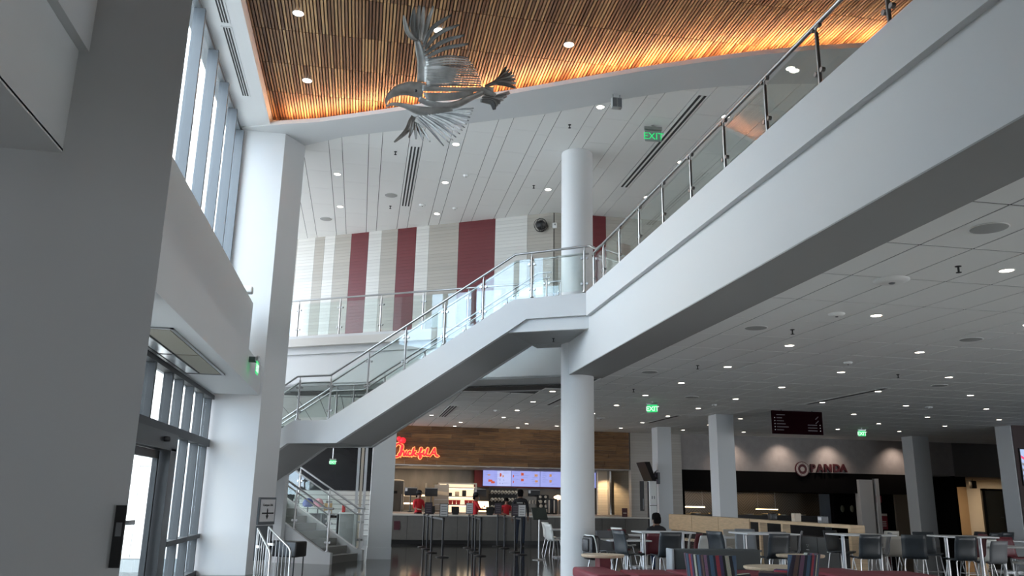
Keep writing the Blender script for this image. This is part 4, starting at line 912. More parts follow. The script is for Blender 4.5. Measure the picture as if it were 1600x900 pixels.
# ================================================================== FURNITURE
def shell_mesh(w=.45, bh=.42, sd_=.40):
    prof = smooth([(sd_*.52, 0, -.035), (sd_*.47, 0, .0), (sd_*.2, 0, -.002), (-.02, 0, -.014), (-sd_*.38, 0, -.008), (-sd_*.49, 0, .04), (-sd_*.52, 0, .13), (-sd_*.56, 0, bh*.6), (-sd_*.68, 0, bh)], 2)
    mb = MB(); K = 6; n = len(prof); vs = []
    for i, p in enumerate(prof):
        f = i/(n-1); ww = w/2*(1-.05*max(0, f-.5)*2) if i not in (0, n-1) else w/2*.93
        for k in range(K+1):
            u = k/K*2-1; dish = .022*u*u
            if f < .5: vs.append(Vector((u*ww, p.x, p.z+dish)))
            else: vs.append(Vector((u*ww, p.x+dish*1.4, p.z)))
    m = len(vs); th = .014
    back = []
    for i in range(n):
        a, b = prof[max(0, i-1)], prof[min(n-1, i+1)]; t = Vector((0, b.x-a.x, b.z-a.z)).normalized(); nn = Vector((0, t.z, -t.y))
        if nn.z > 0 and i < n//2: nn = -nn
        for k in range(K+1): back.append(vs[i*(K+1)+k]-Vector((0, .0, 0))+(nn if i < n//2 else (nn if nn.y < 0 else -nn))*th)
    allv = vs+back; fs = []
    for i in range(n-1):
        for k in range(K):
            a, b, c, d = i*(K+1)+k, i*(K+1)+k+1, (i+1)*(K+1)+k+1, (i+1)*(K+1)+k; fs += [(a, b, c, d), (m+a, m+d, m+c, m+b)]
    for i in range(n-1):
        a, d = i*(K+1), (i+1)*(K+1); fs.append((a, d, m+d, m+a)); a, d = a+K, d+K; fs.append((a, m+a, m+d, d))
    for k in range(K): fs.append((k, m+k, m+k+1, k+1)); a = (n-1)*(K+1)+k; fs.append((a, a+1, m+a+1, m+a))
    mb.add(allv, fs, True); me = mb.mesh('shell'); return me
SHELL = {}
def shell_of(m):
    if m.name not in SHELL:
        me = shell_mesh() if not SHELL else next(iter(SHELL.values())).copy(); me.materials.clear(); me.materials.append(m); SHELL[m.name] = me
    return SHELL[m.name]
LEGM = {}
def leg_mesh(zs, sx, sy):
    k = (zs, sx, sy)
    if k not in LEGM:
        LEGM[k] = MB().tube([(sx*.06, sy*.10, zs-.02), (sx*.155, sy*.13, zs-.02), (sx*.175, sy*.14, zs-.05), (sx*.225, sy*.215, .006)], .0105, 8).mesh('leg'); LEGM[k].materials.append(CHROME)
    return LEGM[k]
FR = MB().tube([(-.207, .185, .22), (.207, .185, .22)], .009, 8).tube([(-.207, -.185, .22), (-.207, .185, .22)], .009, 8).tube([(.207, -.185, .22), (.207, .185, .22)], .009, 8).mesh('footrest'); FR.materials.append(CHROME)
def chair(x, y, rz, m, label, zs=.45, group=None, name=None):
    bar = zs > .52
    t = thing(name or ('bar_stool' if bar else 'dining_chair'), label, 'stool' if bar else 'chair', (x, y, 0), rz, group or ('bar stools at the high tables' if bar else 'dining chairs'))
    ob('seat_shell', shell_of(m), None, t, (0, 0, zs))
    for sx in (-1, 1):
        for sy in (-1, 1): ob('leg', leg_mesh(zs, sx, sy), None, t)
    if bar: ob('footrest', FR, None, t)
    return t
HT = .96
TOPM = mat('table_top', (.60, .60, .60), .35); POSTM = mat('table_post', (.52, .53, .55), .35, .6)
def table(x, y, w, d, z, label, group, rz=0, two=True, top=TOPM):
    t = thing('high_table' if z > .85 else 'dining_table', label, 'table', (x, y, 0), rz, group)
    MB().bev(-w/2, -d/2, z-.03, w/2, d/2, z, .008, 2).build('table_top', top, t)
    for sx in ((-1, 1) if two else (0,)):
        mb = MB(); mb.tube([(sx*w*.36, 0, .03), (sx*w*.36, 0, z-.03)], .036, 14); mb.build('post', POSTM, t)
        MB().bev(sx*w*.36-.04 if two else -.25, -d*.38, 0, sx*w*.36+.04 if two else .25, d*.38, .03, .008, 2).build('foot', POSTM, t)
    return t
PI = math.pi
table(5.86, 15.85, 1.10, .62, HT, 'high grey table nearest the round column', 'high tables')
table(7.90, 15.75, 1.10, .85, HT, 'high grey table behind the grey sofa back', 'high tables')
table(9.9, 15.6, 1.10, .75, HT, 'high grey table before the open end of the wooden counter', 'high tables')
table(11.9, 15.25, 1.05, .75, HT, 'high grey table farthest right', 'high tables')
def at(px, y): return PY(px, 850, y).x
ZSB = .57
for px, y, rz, m, lb in (
    (983, 15.45, -PI/2+.25, CHARCOAL, 'charcoal bar stool at the left end of the high table by the round column'),
    (1040, 14.95, .06, CHARCOAL, 'black bar stool, back turned, at the high table by the round column'),
    (1131, 15.55, -PI/2+.35, CHARCOAL, 'charcoal bar stool at the left end of the table behind the sofa'),
    (1169, 16.65, PI-.2, GREYSH, 'grey bar stool on the far side of the table behind the sofa'),
    (1208, 14.75, .05, CHARCOAL, 'black bar stool, back turned, right of the grey sofa back'),
    (1233, 16.1, PI/2-.5, GREYSH, 'light grey bar stool at the right end of the table behind the sofa'),
    (1313, 16.5, PI+.35, CHARCOAL, 'dark bar stool facing the camera behind the table at the wooden counter end'),
    (1351, 14.85, -.08, CHARCOAL, 'black bar stool, back turned, at the table by the wooden counter end'),
    (1371, 15.9, PI/2-.45, GREYSH, 'grey bar stool just right of the black one by the wooden counter end'),
    (1428, 14.9, -PI/2+.95, CHARCOAL, 'charcoal bar stool at the left of the rightmost high table'),
    (1450, 16.1, PI-.3, CHARCOAL, 'dark bar stool on the far side of the rightmost high table'),
    (1498, 14.5, -.08, CHARCOAL, 'black bar stool, back turned, at the rightmost high table'),
    (1517, 15.5, PI/2-.3, MAROONSH, 'maroon bar stool at the right of the rightmost high table')):
    chair(at(px, y), y, rz, m, lb, ZSB)
# low dining tables and chairs
table(at(978, 17.2), 17.2, .9, .7, .74, 'low white dining table beside the round column', 'dining tables', two=False)
table(at(1003, 19.6), 19.6, .9, .7, .74, 'low dining table farther behind the high table by the column', 'dining tables', two=False)
table(at(1566, 15.9), 15.9, .95, .75, .74, 'low dining table at the right edge', 'dining tables', two=False)
table(at(1566, 18.6), 18.6, .95, .75, .74, 'low dining table at the right, second from the edge', 'dining tables', two=False)
table(at(1133, 19.0), 19.0, .9, .7, .74, 'low dining table before the wooden panelled counter', 'dining tables', two=False)
table(at(880, 22.6), 22.6, .8, .7, .74, 'small dining table half hidden behind the round column', 'dining tables', two=False)
for px, y, rz, m, lb in (
    (938, 16.3, -PI/2+.2, WHITESH, 'white dining chair with a black jacket beside the round column'),
    (953, 18.2, PI+.3, GREYSH, 'grey dining chair behind the low table by the column'),
    (967, 18.9, PI-.1, MAROONSH, 'maroon dining chair behind the low table by the column'),
    (975, 20.6, -PI/2+.4, WHITESH, 'white dining chair far behind the charcoal stool'),
    (863, 24.2, -PI/2+.25, WHITESH, 'white dining chair left of the round column, farther one'),
    (868, 22.7, -PI/2+.25, WHITESH, 'white dining chair left of the round column, nearer one'),
    (1018, 17.6, .1, MAROONSH, 'maroon dining chair behind the black stool by the column'),
    (1062, 18.2, PI/2-.4, WHITESH, 'white dining chair just right of the black stool by the column'),
    (1076, 17.5, PI/2-.7, MAROONSH, 'maroon dining chair before the wooden panelled counter'),
    (1089, 16.6, .55, WHITESH, 'white dining chair behind the left end of the grey sofa back'),
    (1150, 19.8, PI, BEIGESH, 'beige dining chair under the wooden panelled counter'),
    (1224, 18.6, PI, GREYSH, 'grey dining chair by the dark cabinets'),
    (1391, 17.4, -.1, BEIGESH, 'beige dining chair right of the wooden counter end'),
    (1414, 18.3, PI/2-.6, BEIGESH, 'beige dining chair between the wooden counter and the charcoal stool'),
    (1386, 20.5, 0, BEIGESH, 'small beige dining chair far behind the counter end'),
    (1530, 16.0, .35, WHITESH, 'white dining chair right of the maroon stool'),
    (1546, 15.4, .12, GREYSH, 'grey dining chair beside the white one at right'),
    (1582, 17.0, PI, MAROONSH, 'maroon dining chair at the right edge beyond the low table'),
    (1604, 15.2, PI/2-.2, WHITESH, 'white dining chair cut by the right edge'),
    (1521, 20.5, PI/2, CHARCOAL, 'dark dining chair before the tan wall, left one'),
    (1545, 20.0, .2, CHARCOAL, 'dark dining chair before the tan wall, middle one'),
    (1565, 20.6, .1, CHARCOAL, 'dark dining chair before the tan wall, right one')):
    chair(at(px, y), y, rz, m, lb, .45)
# jacket on the chair
jx = at(938, 16.3); jk = tag(MB().bev(-.2, -.30, .40, .2, -.10, .86, .06, 3).bev(-.16, -.33, .55, .1, -.25, .80, .03, 3).build('jacket', mat('black_leather', (.01, .01, .012), .35, bump=.6, bscale=14), None, (jx+.0, 16.3, 0), -PI/2+.2), 'black jacket hung over the white chair by the column', 'jacket')
bg = thing('handbag', 'small black bag on the low table by the column', 'bag', (at(972, 17.1), 17.1, .74)); MB().bev(-.13, -.07, 0, .13, .07, .12, .04).build('body', BLACK, bg); MB().tube([(-.08, 0, .1), (-.05, 0, .17), (.05, 0, .17), (.08, 0, .1)], .01, 6).build('strap', BLACK, bg)
# ---- wooden counter (parallel to Y)
XC, ZC = 10.25, 1.10
wc = thing('wooden_counter', 'long light wood counter with hanging panels before the right shop', 'counter', (XC, 21.8, 0))
MB().box(-.0, -5.3, ZC-.07, .33, 5.3, ZC).build('worktop', LWOOD, wc)
for k in range(3): MB().box(-.02, -.62+k*1.98, .62, .02, 1.34+k*1.98, ZC-.004).build('front_panel', LWOOD, wc)
MB().box(0, -5.3, 0, .33, -5.20, ZC-.07).build('end_panel', LWOOD, wc); MB().box(.05, 5.2, 0, .3, 5.28, ZC-.07).build('end_panel', LWOOD, wc)
for y in (-2.2, -1.0): MB().box(.1, y, 0, .3, y+.1, ZC-.07).build('leg_panel', LWOOD, wc)
bins = thing('recycling_station', 'row of dark cabinet fronts with pale symbols under the wooden counter', 'bin', (XC-.05, 18.8, 0))
BINM = mat('bin_front', (.028, .03, .029), .5)
MB().box(.02, -1.9, 0, .32, 1.6, .80).build('carcass', BLACK, bins)
for k in range(4):
    bfm = MB().box(-.0, -1.88+k*.87, .04, .02, -1.03+k*.87, .79).build('bin_door', BINM, bins); MB().tube([(-.006, -1.5+k*.87, .62), (-.006, -1.42+k*.87, .62), (-.006, -1.46+k*.87, .56)], .006, 6, closed=True).build('symbol', WHITEP, bfm)
    MB().box(-.006, -1.52+k*.87, .50, 0, -1.40+k*.87, .51).build('symbol', WHITEP, bfm)
# baby chairs / crates stacked under the panels
hc = mat('dark_crate', (.035, .012, .012), .6)
for i in range(3):
    t = thing('bench_seat', 'low dark slatted bench under the wooden counter, %s' % ('left', 'middle', 'right')[i], 'bench', (9.75, 22.1+i*1.7, 0))
    for k in range(7): MB().box(-.2, -.7+k*.2, .40, .2, -.55+k*.2, .44).build('slat', LWOODT, t)
    for sx in (-.17, .15): 
        for sy in (-.68, .62): MB().box(sx, sy, 0, sx+.04, sy+.04, .40).build('leg', hc, t)
# ---- lounge: maroon benches, tables, grey sofa back, striped armchairs
def bench(x0, x1, y0, y1, label, z=.45, rz=0.0):
    t = thing('maroon_bench', label, 'bench', ((x0+x1)/2, (y0+y1)/2, 0), rz, 'maroon lounge benches'); w, h = (x1-x0)/2, (y1-y0)/2
    MB().bev(-w, -h, z-.16, w, h, z, .045, 4).build('seat_cushion', MAROON, t); MB().box(-w+.03, -h+.03, .06, w-.03, h-.03, z-.16).build('base', MAROONP, t)
    MB().box(-w+.08, -h+.08, 0, w-.08, h-.08, .06).build('plinth', BLACK, t)
bench(3.48, 4.02, 12.2, 13.65, 'maroon bench at the left end beside the round column', .48)
bench(4.22, 4.98, 12.55, 13.5, 'maroon bench right of the small round table'); bench(5.00, 5.70, 12.55, 13.5, 'maroon bench before the left end of the grey sofa back', .455)
bench(5.72, 6.55, 12.55, 13.5, 'maroon bench under the striped chairs'); bench(6.57, 7.35, 12.55, 13.5, 'maroon bench behind the right striped chair', .45)
bench(7.37, 8.3, 12.0, 13.7, 'maroon bench below the right round table', .47); bench(8.32, 9.2, 11.9, 13.3, 'maroon bench at the right end', .46)
def round_table(x, y, z, rx, ry, label, base, bw):
    t = thing('lounge_table', label, 'table', (x, y, 0)); n = 40
    mb = MB(); a = [(rx*math.cos(2*PI*j/n), ry*math.sin(2*PI*j/n), z-.028) for j in range(n)]; b = [(p[0], p[1], z) for p in a]; c = [(p[0]*.95, p[1]*.95, z-.045) for p in a]
    mb.add(c+a+b, [(j, (j+1) % n, n+(j+1) % n, n+j) for j in range(n)]+[(n+j, n+(j+1) % n, 2*n+(j+1) % n, 2*n+j) for j in range(n)], True); mb.add(b, [list(range(n))]); mb.add(c, [list(range(n))[::-1]])
    mb.build('table_top', LWOODT, t); MB().box(-bw, -.14, 0, bw, .14, z-.04).build('base_panel', base, t); return t
round_table(4.05, 13.55+.28, .66, .36, .30, 'round light wood table on a maroon panel at the left bench', MAROONP, .09)
round_table(7.72, 14.05, .66, .44, .30, 'round light wood table on a maroon panel at the right bench', MAROONP, .13)
round_table(6.22, 12.75-.75, .62, .52, .40, 'light wood coffee table between the striped armchairs', BLACK, .22)
gs = thing('grey_sofa', 'long dark grey upholstered sofa back behind the maroon benches', 'sofa', (6.0, 13.75, 0))
MB().bev(-.78, -.10, .10, .78, .14, .76, .04, 3).build('backrest', GREYFAB, gs); MB().bev(-.82, -.12, .08, -.775, .16, .765, .015, 2).build('end_panel', mat('sofa_end', (.30, .32, .34), .6), gs); MB().box(-.75, -.08, 0, .75, .12, .1).build('plinth', BLACK, gs)
def _stripe(t, b):
    tc = t.nodes.new('ShaderNodeTexCoord'); sp_ = t.nodes.new('ShaderNodeSeparateXYZ'); t.links.new(tc.outputs['Object'], sp_.inputs[0])
    m1 = t.nodes.new('ShaderNodeMath'); m1.operation = 'ADD'; t.links.new(sp_.outputs[0], m1.inputs[0]); m1.inputs[1].default_value = 3.0
    m2 = t.nodes.new('ShaderNodeMath'); m2.operation = 'MULTIPLY'; m2.inputs[1].default_value = 2.6; t.links.new(m1.outputs[0], m2.inputs[0]); m3 = t.nodes.new('ShaderNodeMath'); m3.operation = 'FRACT'; t.links.new(m2.outputs[0], m3.inputs[0])
    cr = t.nodes.new('ShaderNodeValToRGB'); cr.color_ramp.interpolation = 'CONSTANT'; e = cr.color_ramp.elements; e[0].color = (.16, .08, .14, 1); e[1].position = .97; e[1].color = (.02, .02, .03, 1)
    for p, c in ((.10, (.02, .025, .04, 1)), (.18, (.05, .10, .17, 1)), (.30, (.02, .02, .04, 1)), (.36, (.33, .04, .06, 1)), (.46, (.07, .05, .13, 1)), (.54, (.02, .02, .02, 1)), (.60, (.45, .45, .38, 1)), (.68, (.02, .02, .03, 1)), (.74, (.07, .12, .20, 1)), (.84, (.03, .02, .04, 1)), (.90, (.12, .07, .06, 1))):
        x = cr.color_ramp.elements.new(p); x.color = c
    t.links.new(m3.outputs[0], cr.inputs[0])
    ck = t.nodes.new('ShaderNodeTexNoise'); ck.inputs['Scale'].default_value = 90; t.links.new(tc.outputs['Object'], ck.inputs['Vector'])
    mx = t.nodes.new('ShaderNodeMix'); mx.data_type = 'RGBA'; mx.blend_type = 'MULTIPLY'; mx.inputs[0].default_value = .7; t.links.new(cr.outputs[0], mx.inputs[6]); t.links.new(ck.outputs['Color'], mx.inputs[7])
    t.links.new(mx.outputs[2], b.inputs['Base Color']); b.inputs['Roughness'].default_value = .9
STRM = node_mat('striped_fabric', _stripe)
def armchair(x, y, rz, label):
    t = thing('striped_armchair', label, 'armchair', (x, y, 0), rz, 'striped lounge armchairs')
    mb = MB(); n = 9                                   # curved back shell
    for k in range(n):
        pass
    vs = []; R0, R1 = .30, .36; H = 16
    for (r, z, ln) in ((R1, .30, 0), (R1+.04, .86, 1), (R0+.04, .86, 1), (R0, .30, 0)):
        for k in range(H+1): a = PI+.25+(PI-.5)*k/H; vs.append((r*math.cos(a), r*math.sin(a)-(.05 if ln else 0), z))
    fs = [(i*(H+1)+k, i*(H+1)+k+1, ((i+1) % 4)*(H+1)+k+1, ((i+1) % 4)*(H+1)+k) for i in range(4) for k in range(H)] + [(0, H+1, 2*H+2, 3*H+3), (H, 4*H+3, 3*H+2, 2*H+1)]
    mb.add(vs, fs, True).build('backrest', STRM, t)
    for s in (-1, 1): MB().bev(s*.30-.05, -.12, .28, s*.30+.05, .30, .62, .03, 3).build('armrest', STRM, t)
    MB().bev(-.27, -.25, .28, .27, .32, .44, .04, 3).build('seat', STRM, t)
    for sx in (-.22, .22):
        for sy in (-.2, .26): MB().tube([(sx, sy, 0), (sx*.9, sy*.9, .29)], .014, 8).build('leg', CHROME, t)
armchair(at(1118, 11.0), 11.0, -.95, 'striped armchair left of the light wood coffee table'); armchair(at(1228, 11.2), 11.2, .75, 'striped armchair right of the light wood coffee table')
# ================================================================== QUEUE POSTS AND SIGN STANDS
def stanchion(px, py, label, sign=None, lean=0.0):
    p = PZ(px, py, 0); t = thing('queue_post', label, 'barrier post', (p.x, p.y, 0), 0, 'queue posts before the chicken counter')
    MB().lathe(0, 0, [(.0005, 0), (.17, 0), (.17, .02), (.06, .035), (.0005, .036)], 20).build('base', BLACK, t)
    MB().tube([(0, 0, .03), (0, 0, .96)], .028, 10).build('post', mat('post_black', (.02, .02, .022), .3, .5), t)
    MB().lathe(0, 0, [(.028, .90), (.036, .92), (.036, 1.0), (.0005, 1.01)], 14).build('belt_head', BLACK, t)
    if sign:
        fr = MB().box(-.115, -.012, 1.02, .115, .012, 1.36).build('sign_frame', BLACK, t)
        MB().box(-.10, -.016, 1.035, .10, -.011, 1.345).build('sign_sheet', sign, fr)
        for k in range(4): MB().box(-.07, -.018, 1.08+k*.065, .07, -.0155, 1.095+k*.065).build('text_line', GREYSH if sign is WSH else DTX, fr)
    return t
WSH = mat('sign_sheet_white', (.62, .62, .63), .5); DSH = mat('sign_sheet_dark', (.05, .035, .05), .5)
sts = [(661, 855, None, 'leftmost black queue post, close to the counter'), (667, 858, DSH, 'black queue post with a dark sign, left group'), (673.5, 864, None, 'plain black queue post left of the white signed post'), (691, 871, WSH, 'nearest black queue post with a white sign, left group'),
       (732, 856, WSH, 'black queue post with a white sign in the middle group'), (738, 859, None, 'second black queue post of the middle group'), (742, 864, None, 'third black queue post of the middle group'), (750, 869, None, 'nearest black queue post of the middle group'),
       (777, 854, DSH, 'black queue post with a dark sign left of the standing customer'), (788, 857, None, 'plain black queue post left of the standing customer'), (804.5, 863, DSH, 'black queue post with a dark sign before the standing customer'), (814.5, 867, WSH, 'black queue post with a white sign before the standing customer')]
pos = []
for px, py, sgn, lb in sts: o = stanchion(px, py, lb, sgn); pos.append(o)
for a, b in ((0, 1), (1, 2), (2, 3), (4, 5), (5, 6), (6, 7), (8, 9), (9, 10), (10, 11)):
    A, B = Vector(pos[a].location), Vector(pos[b].location); d = B-A; nn = Vector((-d.y, d.x, 0)).normalized()*.002
    MB().prism([Vector((0, 0, .935)), d+Vector((0, 0, .935)), d+Vector((0, 0, .982)), Vector((0, 0, .982))], nn).build('belt', BLACK, pos[a])
p = PZ(842, 875, 0); t = thing('sign_stand', 'steel floor stand with a tilted black board left of the round column', 'sign stand', (p.x, p.y, 0), math.radians(8))
MB().lathe(0, 0, [(.0005, 0), (.18, 0), (.17, .012), (.03, .03), (.0005, .031)], 24).build('base', STEEL, t); MB().tube([(0, 0, .02), (0, 0, 1.05)], .022, 10).build('pole', STEEL, t)
MB().prism([(-.2, -.10, 1.0), (.2, -.10, 1.0), (.2, .08, 1.28), (-.2, .08, 1.28)], (0, -.01, .02)).build('board', mat('board_dark', (.035, .042, .036), .4), t)
# ================================================================== KITCHEN EQUIPMENT
STL = mat('kitchen_steel', (.45, .41, .36), .33, .8); WARM = mat('warm_glow', (1, .75, .5), .5, emit=(1, .68, .40), estr=1.6); CREAM = mat('cream', (.60, .52, .42), .6)
def KX(px, y): return PY(px, 790, y).x
def KZ(py, y): return PY(740, py, y).z
for px, y, lb, flip in ((641, 30.9, 'black order screen at the left of the kitchen', 0), (673, 30.9, 'black order screen right of the leftmost one', 1), (749.5, 30.9, 'black order screen below the menu screens, left', 0), (834, 30.9, 'black order screen below the menu screens, right', 0)):
    x = KX(px, y); z = KZ(770, y); t = thing('order_screen', lb, 'screen', (x, y, .975))
    MB().bev(-.23, -.03, z-.15-.975, .23, .03, z+.15-.975, .01, 2).build('panel', BLACK, t); MB().box(-.22, -.034, z+.125-.975, .22, -.03, z+.145-.975).build('status_bar', SPK, t)
    MB().tube([(0, .03, 0), (0, .03, z-.1-.975)], .02, 8).build('stem', DARKMET, t); MB().lathe(0, .03, [(.0005, 0), (.1, 0), (.1, .015), (.02, .03)], 14).build('foot', DARKMET, t)
    if not flip: MB().box(-.21, -.036, z+.02-.975, -.13, -.031, z+.12-.975).build('paper_note', WSH, t)
# left shelving rack
t = thing('warming_rack', 'steel rack with two lit shelves at the left of the kitchen', 'rack', (KX(647, 34.5), 34.5, 0))
for sx in (-.45, .45):
    for sy in (-.2, .2): MB().tube([(sx, sy, 0), (sx, sy, 2.05)], .02, 8).build('upright', STL, t)
for z in (.9, 1.18, 1.5): MB().box(-.47, -.24, z, .47, .24, z+.03).build('shelf', STL, t); MB().box(-.42, -.2, z+.03, .42, .2, z+.09).build('food_tray', WARM if z > 1 else CREAM, t)
t = thing('reach_in_fridge', 'steel fridge at the left end of the kitchen', 'fridge', (KX(617, 34.6), 34.6, 0)); MB().bev(-.30, -.35, .1, .30, .35, 2.15, .015, 2).build('body', STL, t); MB().box(-.28, -.37, .25, .28, -.35, 2.1).build('door', KW, t); MB().tube([(.23, -.4, .9), (.23, -.4, 1.6)], .015, 8).build('handle', CHROME, t); MB().box(-.3, -.38, 1.62, .05, -.37, 1.72).build('badge', BLACK, t); MB().box(-.3, -.3, 0, .3, .3, .1).build('plinth', BLACK, t)
# pass-through opening with lit room, shelves and red boxes
y = 35.85; xa, xb = KX(683, y), KX(743, y)
t = thing('pass_through', 'bright pass through opening with shelves of red cartons', 'shelf', ((xa+xb)/2, y, .9)); w = (xb-xa)/2; zt_ = KZ(757, y)-.9
MB().box(-w, .05, 0, w, .13, zt_).build('lit_back', mat('lit_room', (.8, .66, .48), .7, emit=(1, .80, .55), estr=.55), t)
for x in (-w, -.45, w-.06): MB().box(x, -.25, 0, x+.06, .05, zt_).build('jamb', STL, t)
MB().box(-w, -.25, zt_, w, .13, zt_+.05).build('header', STL, t)
for z in (.28, .62, .98): MB().box(-.42, -.3, z, w-.06, .05, z+.04).build('shelf', STL, t); MB().box(-.40, -.31, z-.035, w-.08, -.29, z).build('shelf_lamp', WARM, t)
RC = mat('red_carton', (.45, .03, .03), .5)
for k in range(7):
    if k != 3: MB().prism([(-.34+k*.17, -.22, .32), (-.22+k*.17, -.22, .32), (-.20+k*.17, -.22, .50), (-.36+k*.17, -.22, .50)], (0, .12, 0)).build('carton', RC, t)
for k in range(3): MB().bev(-.38+k*.3, -.2, .66, -.22+k*.3, 0, .80+.05*k, .02, 2).build('container', (BLACK, CREAM, DARKMET)[k], t)
t = thing('heated_cabinet', 'steel heated cabinet with shelves left of the pass through', 'cabinet', (KX(688, 34.9), 34.9, 0)); MB().box(-.3, -.3, 0, .3, .3, 2.0).build('body', STL, t); MB().prism([(-.3, -.34, 1.62), (.3, -.34, 1.56), (.3, -.34, 1.70), (-.3, -.34, 1.76)], (0, .03, 0)).build('label_strip', CREAM, t)
for z in (1.0, 1.2, 1.4): MB().box(-.27, -.34, z, .27, -.3, z+.03).build('shelf_edge', CHROME, t)
# cup rack: rows of white cups
t = thing('cup_rack', 'dark wall rack holding rows of pale cups below the menu screens', 'rack', (KX(786, 35.2), 35.2, 1.0)); w = KX(808, 35.2)-KX(786, 35.2)
MB().box(-w, .1, 0, w, .2, .95).build('back', BLACK, t)
for z in (.08, .38, .68): MB().box(-w, -.2, z, w, .1, z+.03).build('shelf', DARKMET, t)
cm = MB().lathe(0, 0, [(.05, 0), (.065, .16), (.06, .16), (.045, .01)], 12).mesh('cup')
for z in (.11, .41, .71):
    for k in range(8): o = ob('cup', cm, (WHITESH, CREAM)[0], t, (-w+.1+k*(2*w-.2)/7, -.08, z)); o.rotation_euler = (math.radians(70), 0, 0)
t = thing('cup_dispenser', 'black angled dispenser with two columns of pale cup stacks', 'dispenser', (KX(849, 30.55), 30.55, .975))
MB().prism([(-.22, -.1, 0), (-.22, .25, 0), (-.22, .25, .68), (-.22, .1, .68)], (.44, 0, 0)).build('body', BLACK, t)
for c in (-.1, .1):
    for k in range(4): MB().lathe(0, 0, [(.045, -.1), (.065, .04), (.0005, .045)], 14).build('cup', CREAM, t, (c, -.08+k*.065, .12+k*.155)).rotation_euler = (math.radians(75), 0, 0)
t = thing('drink_dispenser', 'row of drink taps on a steel dispenser right of the standing customer', 'dispenser', (KX(829, 30.7), 30.7, .975)); MB().bev(-.35, -.05, 0, .35, .25, .62, .02, 2).build('body', KW, t); MB().box(-.33, -.2, 0, .33, -.05, .05).build('drip_tray', STL, t)
for k in range(6): MB().tube([(-.27+k*.11, -.12, .36), (-.27+k*.11, -.06, .40), (-.27+k*.11, -.12, .48)], .018, 8).build('tap', CREAM, t)
for k in range(2):
    t = thing('beverage_tower', 'tall dark beverage tower behind the counter, %s' % ('left' if k == 0 else 'right'), 'dispenser', (KX(858+k*8, 30.5), 30.5, .975)); MB().bev(-.08, -.1, 0, .08, .1, .55, .015, 2).build('body', BLACK, t); MB().box(-.05, -.106, .05, .0, -.1, .5).build('stripe', CREAM, t)
t = thing('pendant_lamp', 'small amber glass lamp left of the round column', 'lamp', (KX(872, 30.7), 30.7, .975)); MB().lathe(0, 0, [(.10, .52), (.17, .60), (.16, .63), (.05, .68), (.0005, .69)], 16).build('shade', WARM, t); MB().tube([(0, 0, 0), (0, 0, .55)], .02, 8).build('stem', STL, t)
t = thing('food_display', 'glowing food display with colourful trays beside the red shirted server', 'display', (KX(757, 30.25), 30.25, .975)); MB().box(-.22, 0, 0, .2, .3, .05).build('base', STL, t); MB().prism([(-.2, .0, .05), (.18, .0, .05), (.18, .25, .42), (-.2, .25, .42)], (0, .03, 0)).build('lit_panel', WARM, t)
for k in range(5): MB().ball((-.14+k*.07, .05+.03*(k % 2), .14+.05*(k % 3)), .03, 8).build('food_item', (RC, FOODT)[k % 2], t)
for k, px in enumerate((674, 712, 766)):
    t = thing('till', 'small dark till on the service counter, %s' % ('left', 'middle', 'right')[k], 'till', (KX(px, 28.95), 28.95, .945)); MB().prism([(-.13, 0, .05), (.13, 0, .05), (.13, .1, .27), (-.13, .1, .27)], (0, .02, -.005)).build('screen', BLACK, t); MB().bev(-.1, .0, 0, .1, .16, .05, .01, 2).build('base', BLACK, t)
pl = PY(620, 821, 28.62); t = tag(MB().box(-.1, 0, -.14, .1, .012, .14).build('counter_notice', mat('notice', (.09, .02, .03), .5), None, (pl.x, 28.63, pl.z)), 'small dark red notice on the left end of the counter', 'notice')
t = thing('menu_card', 'small dark menu card on the counter right of the round column', 'card', (KX(976, 28.9), 28.9, .945)); MB().prism([(-.10, 0, 0), (.10, 0, 0), (.12, .06, .30), (-.08, .06, .30)], (0, .01, 0)).build('card', mat('notice_dark', (.07, .02, .025), .5), t); MB().box(-.05, -.004, .12, .07, .03, .15).build('print', CREAM, t)
# ================================================================== RIGHT SHOP EQUIPMENT
for k, (px0, px1, py) in enumerate(((1066, 1101, 791.5), (1181, 1215, 795))):
    a, b = PY(px0, py, 34.6), PY(px1, py, 34.6); t = thing('heat_lamp', 'glowing warm heat lamp bar in the right shop, %s' % ('left of the pillar' if k == 0 else 'right of the pillar'), 'lamp', ((a.x+b.x)/2, 34.6, a.z)); w = (b.x-a.x)/2
    MB().box(-w, -.06, 0, w, .06, .04).build('housing', STL, t); MB().box(-w+.02, -.062, -.03, w-.02, .05, 0).build('tube', mat('heat_tube', (1, .8, .5), .5, emit=(1, .66, .28), estr=7), t)
    for s in (-w+.1, w-.1): MB().tube([(s, 0, .04), (s, 0, 1.95-a.z)], .01, 6).build('rod', STL, t)
t = thing('serving_line', 'dark serving line with steel pans in the right shop', 'counter', (16.2, 33.8, 0)); MB().box(-3.4, 0, 0, 3.6, .8, 1.0).build('body', mat('line_dark', (.03, .025, .022), .5), t)
for k in range(8): MB().lathe(0, 0, [(.2, 0), (.22, .06), (.17, .05), (.0005, .03)], 16).build('pan', STL, t, (-2.9+k*.8, .35, 1.0))
for k in range(2):
    p = PY(1318+15*k, 795, 33.3); t = tag(MB().lathe(0, 0, [(.0005, -.012), (.12, -.012), (.12, .012), (.0005, .012)], 20).build('wall_disc', mat('pale_disc', (.30, .28, .18), .6), None, (p.x, 33.38, p.z)), 'pale round disc on the dark shop wall, %s' % ('left' if k == 0 else 'right'), 'plaque'); t.rotation_euler = (PI/2, 0, 0); t.scale = (.75, 1.2, 1)
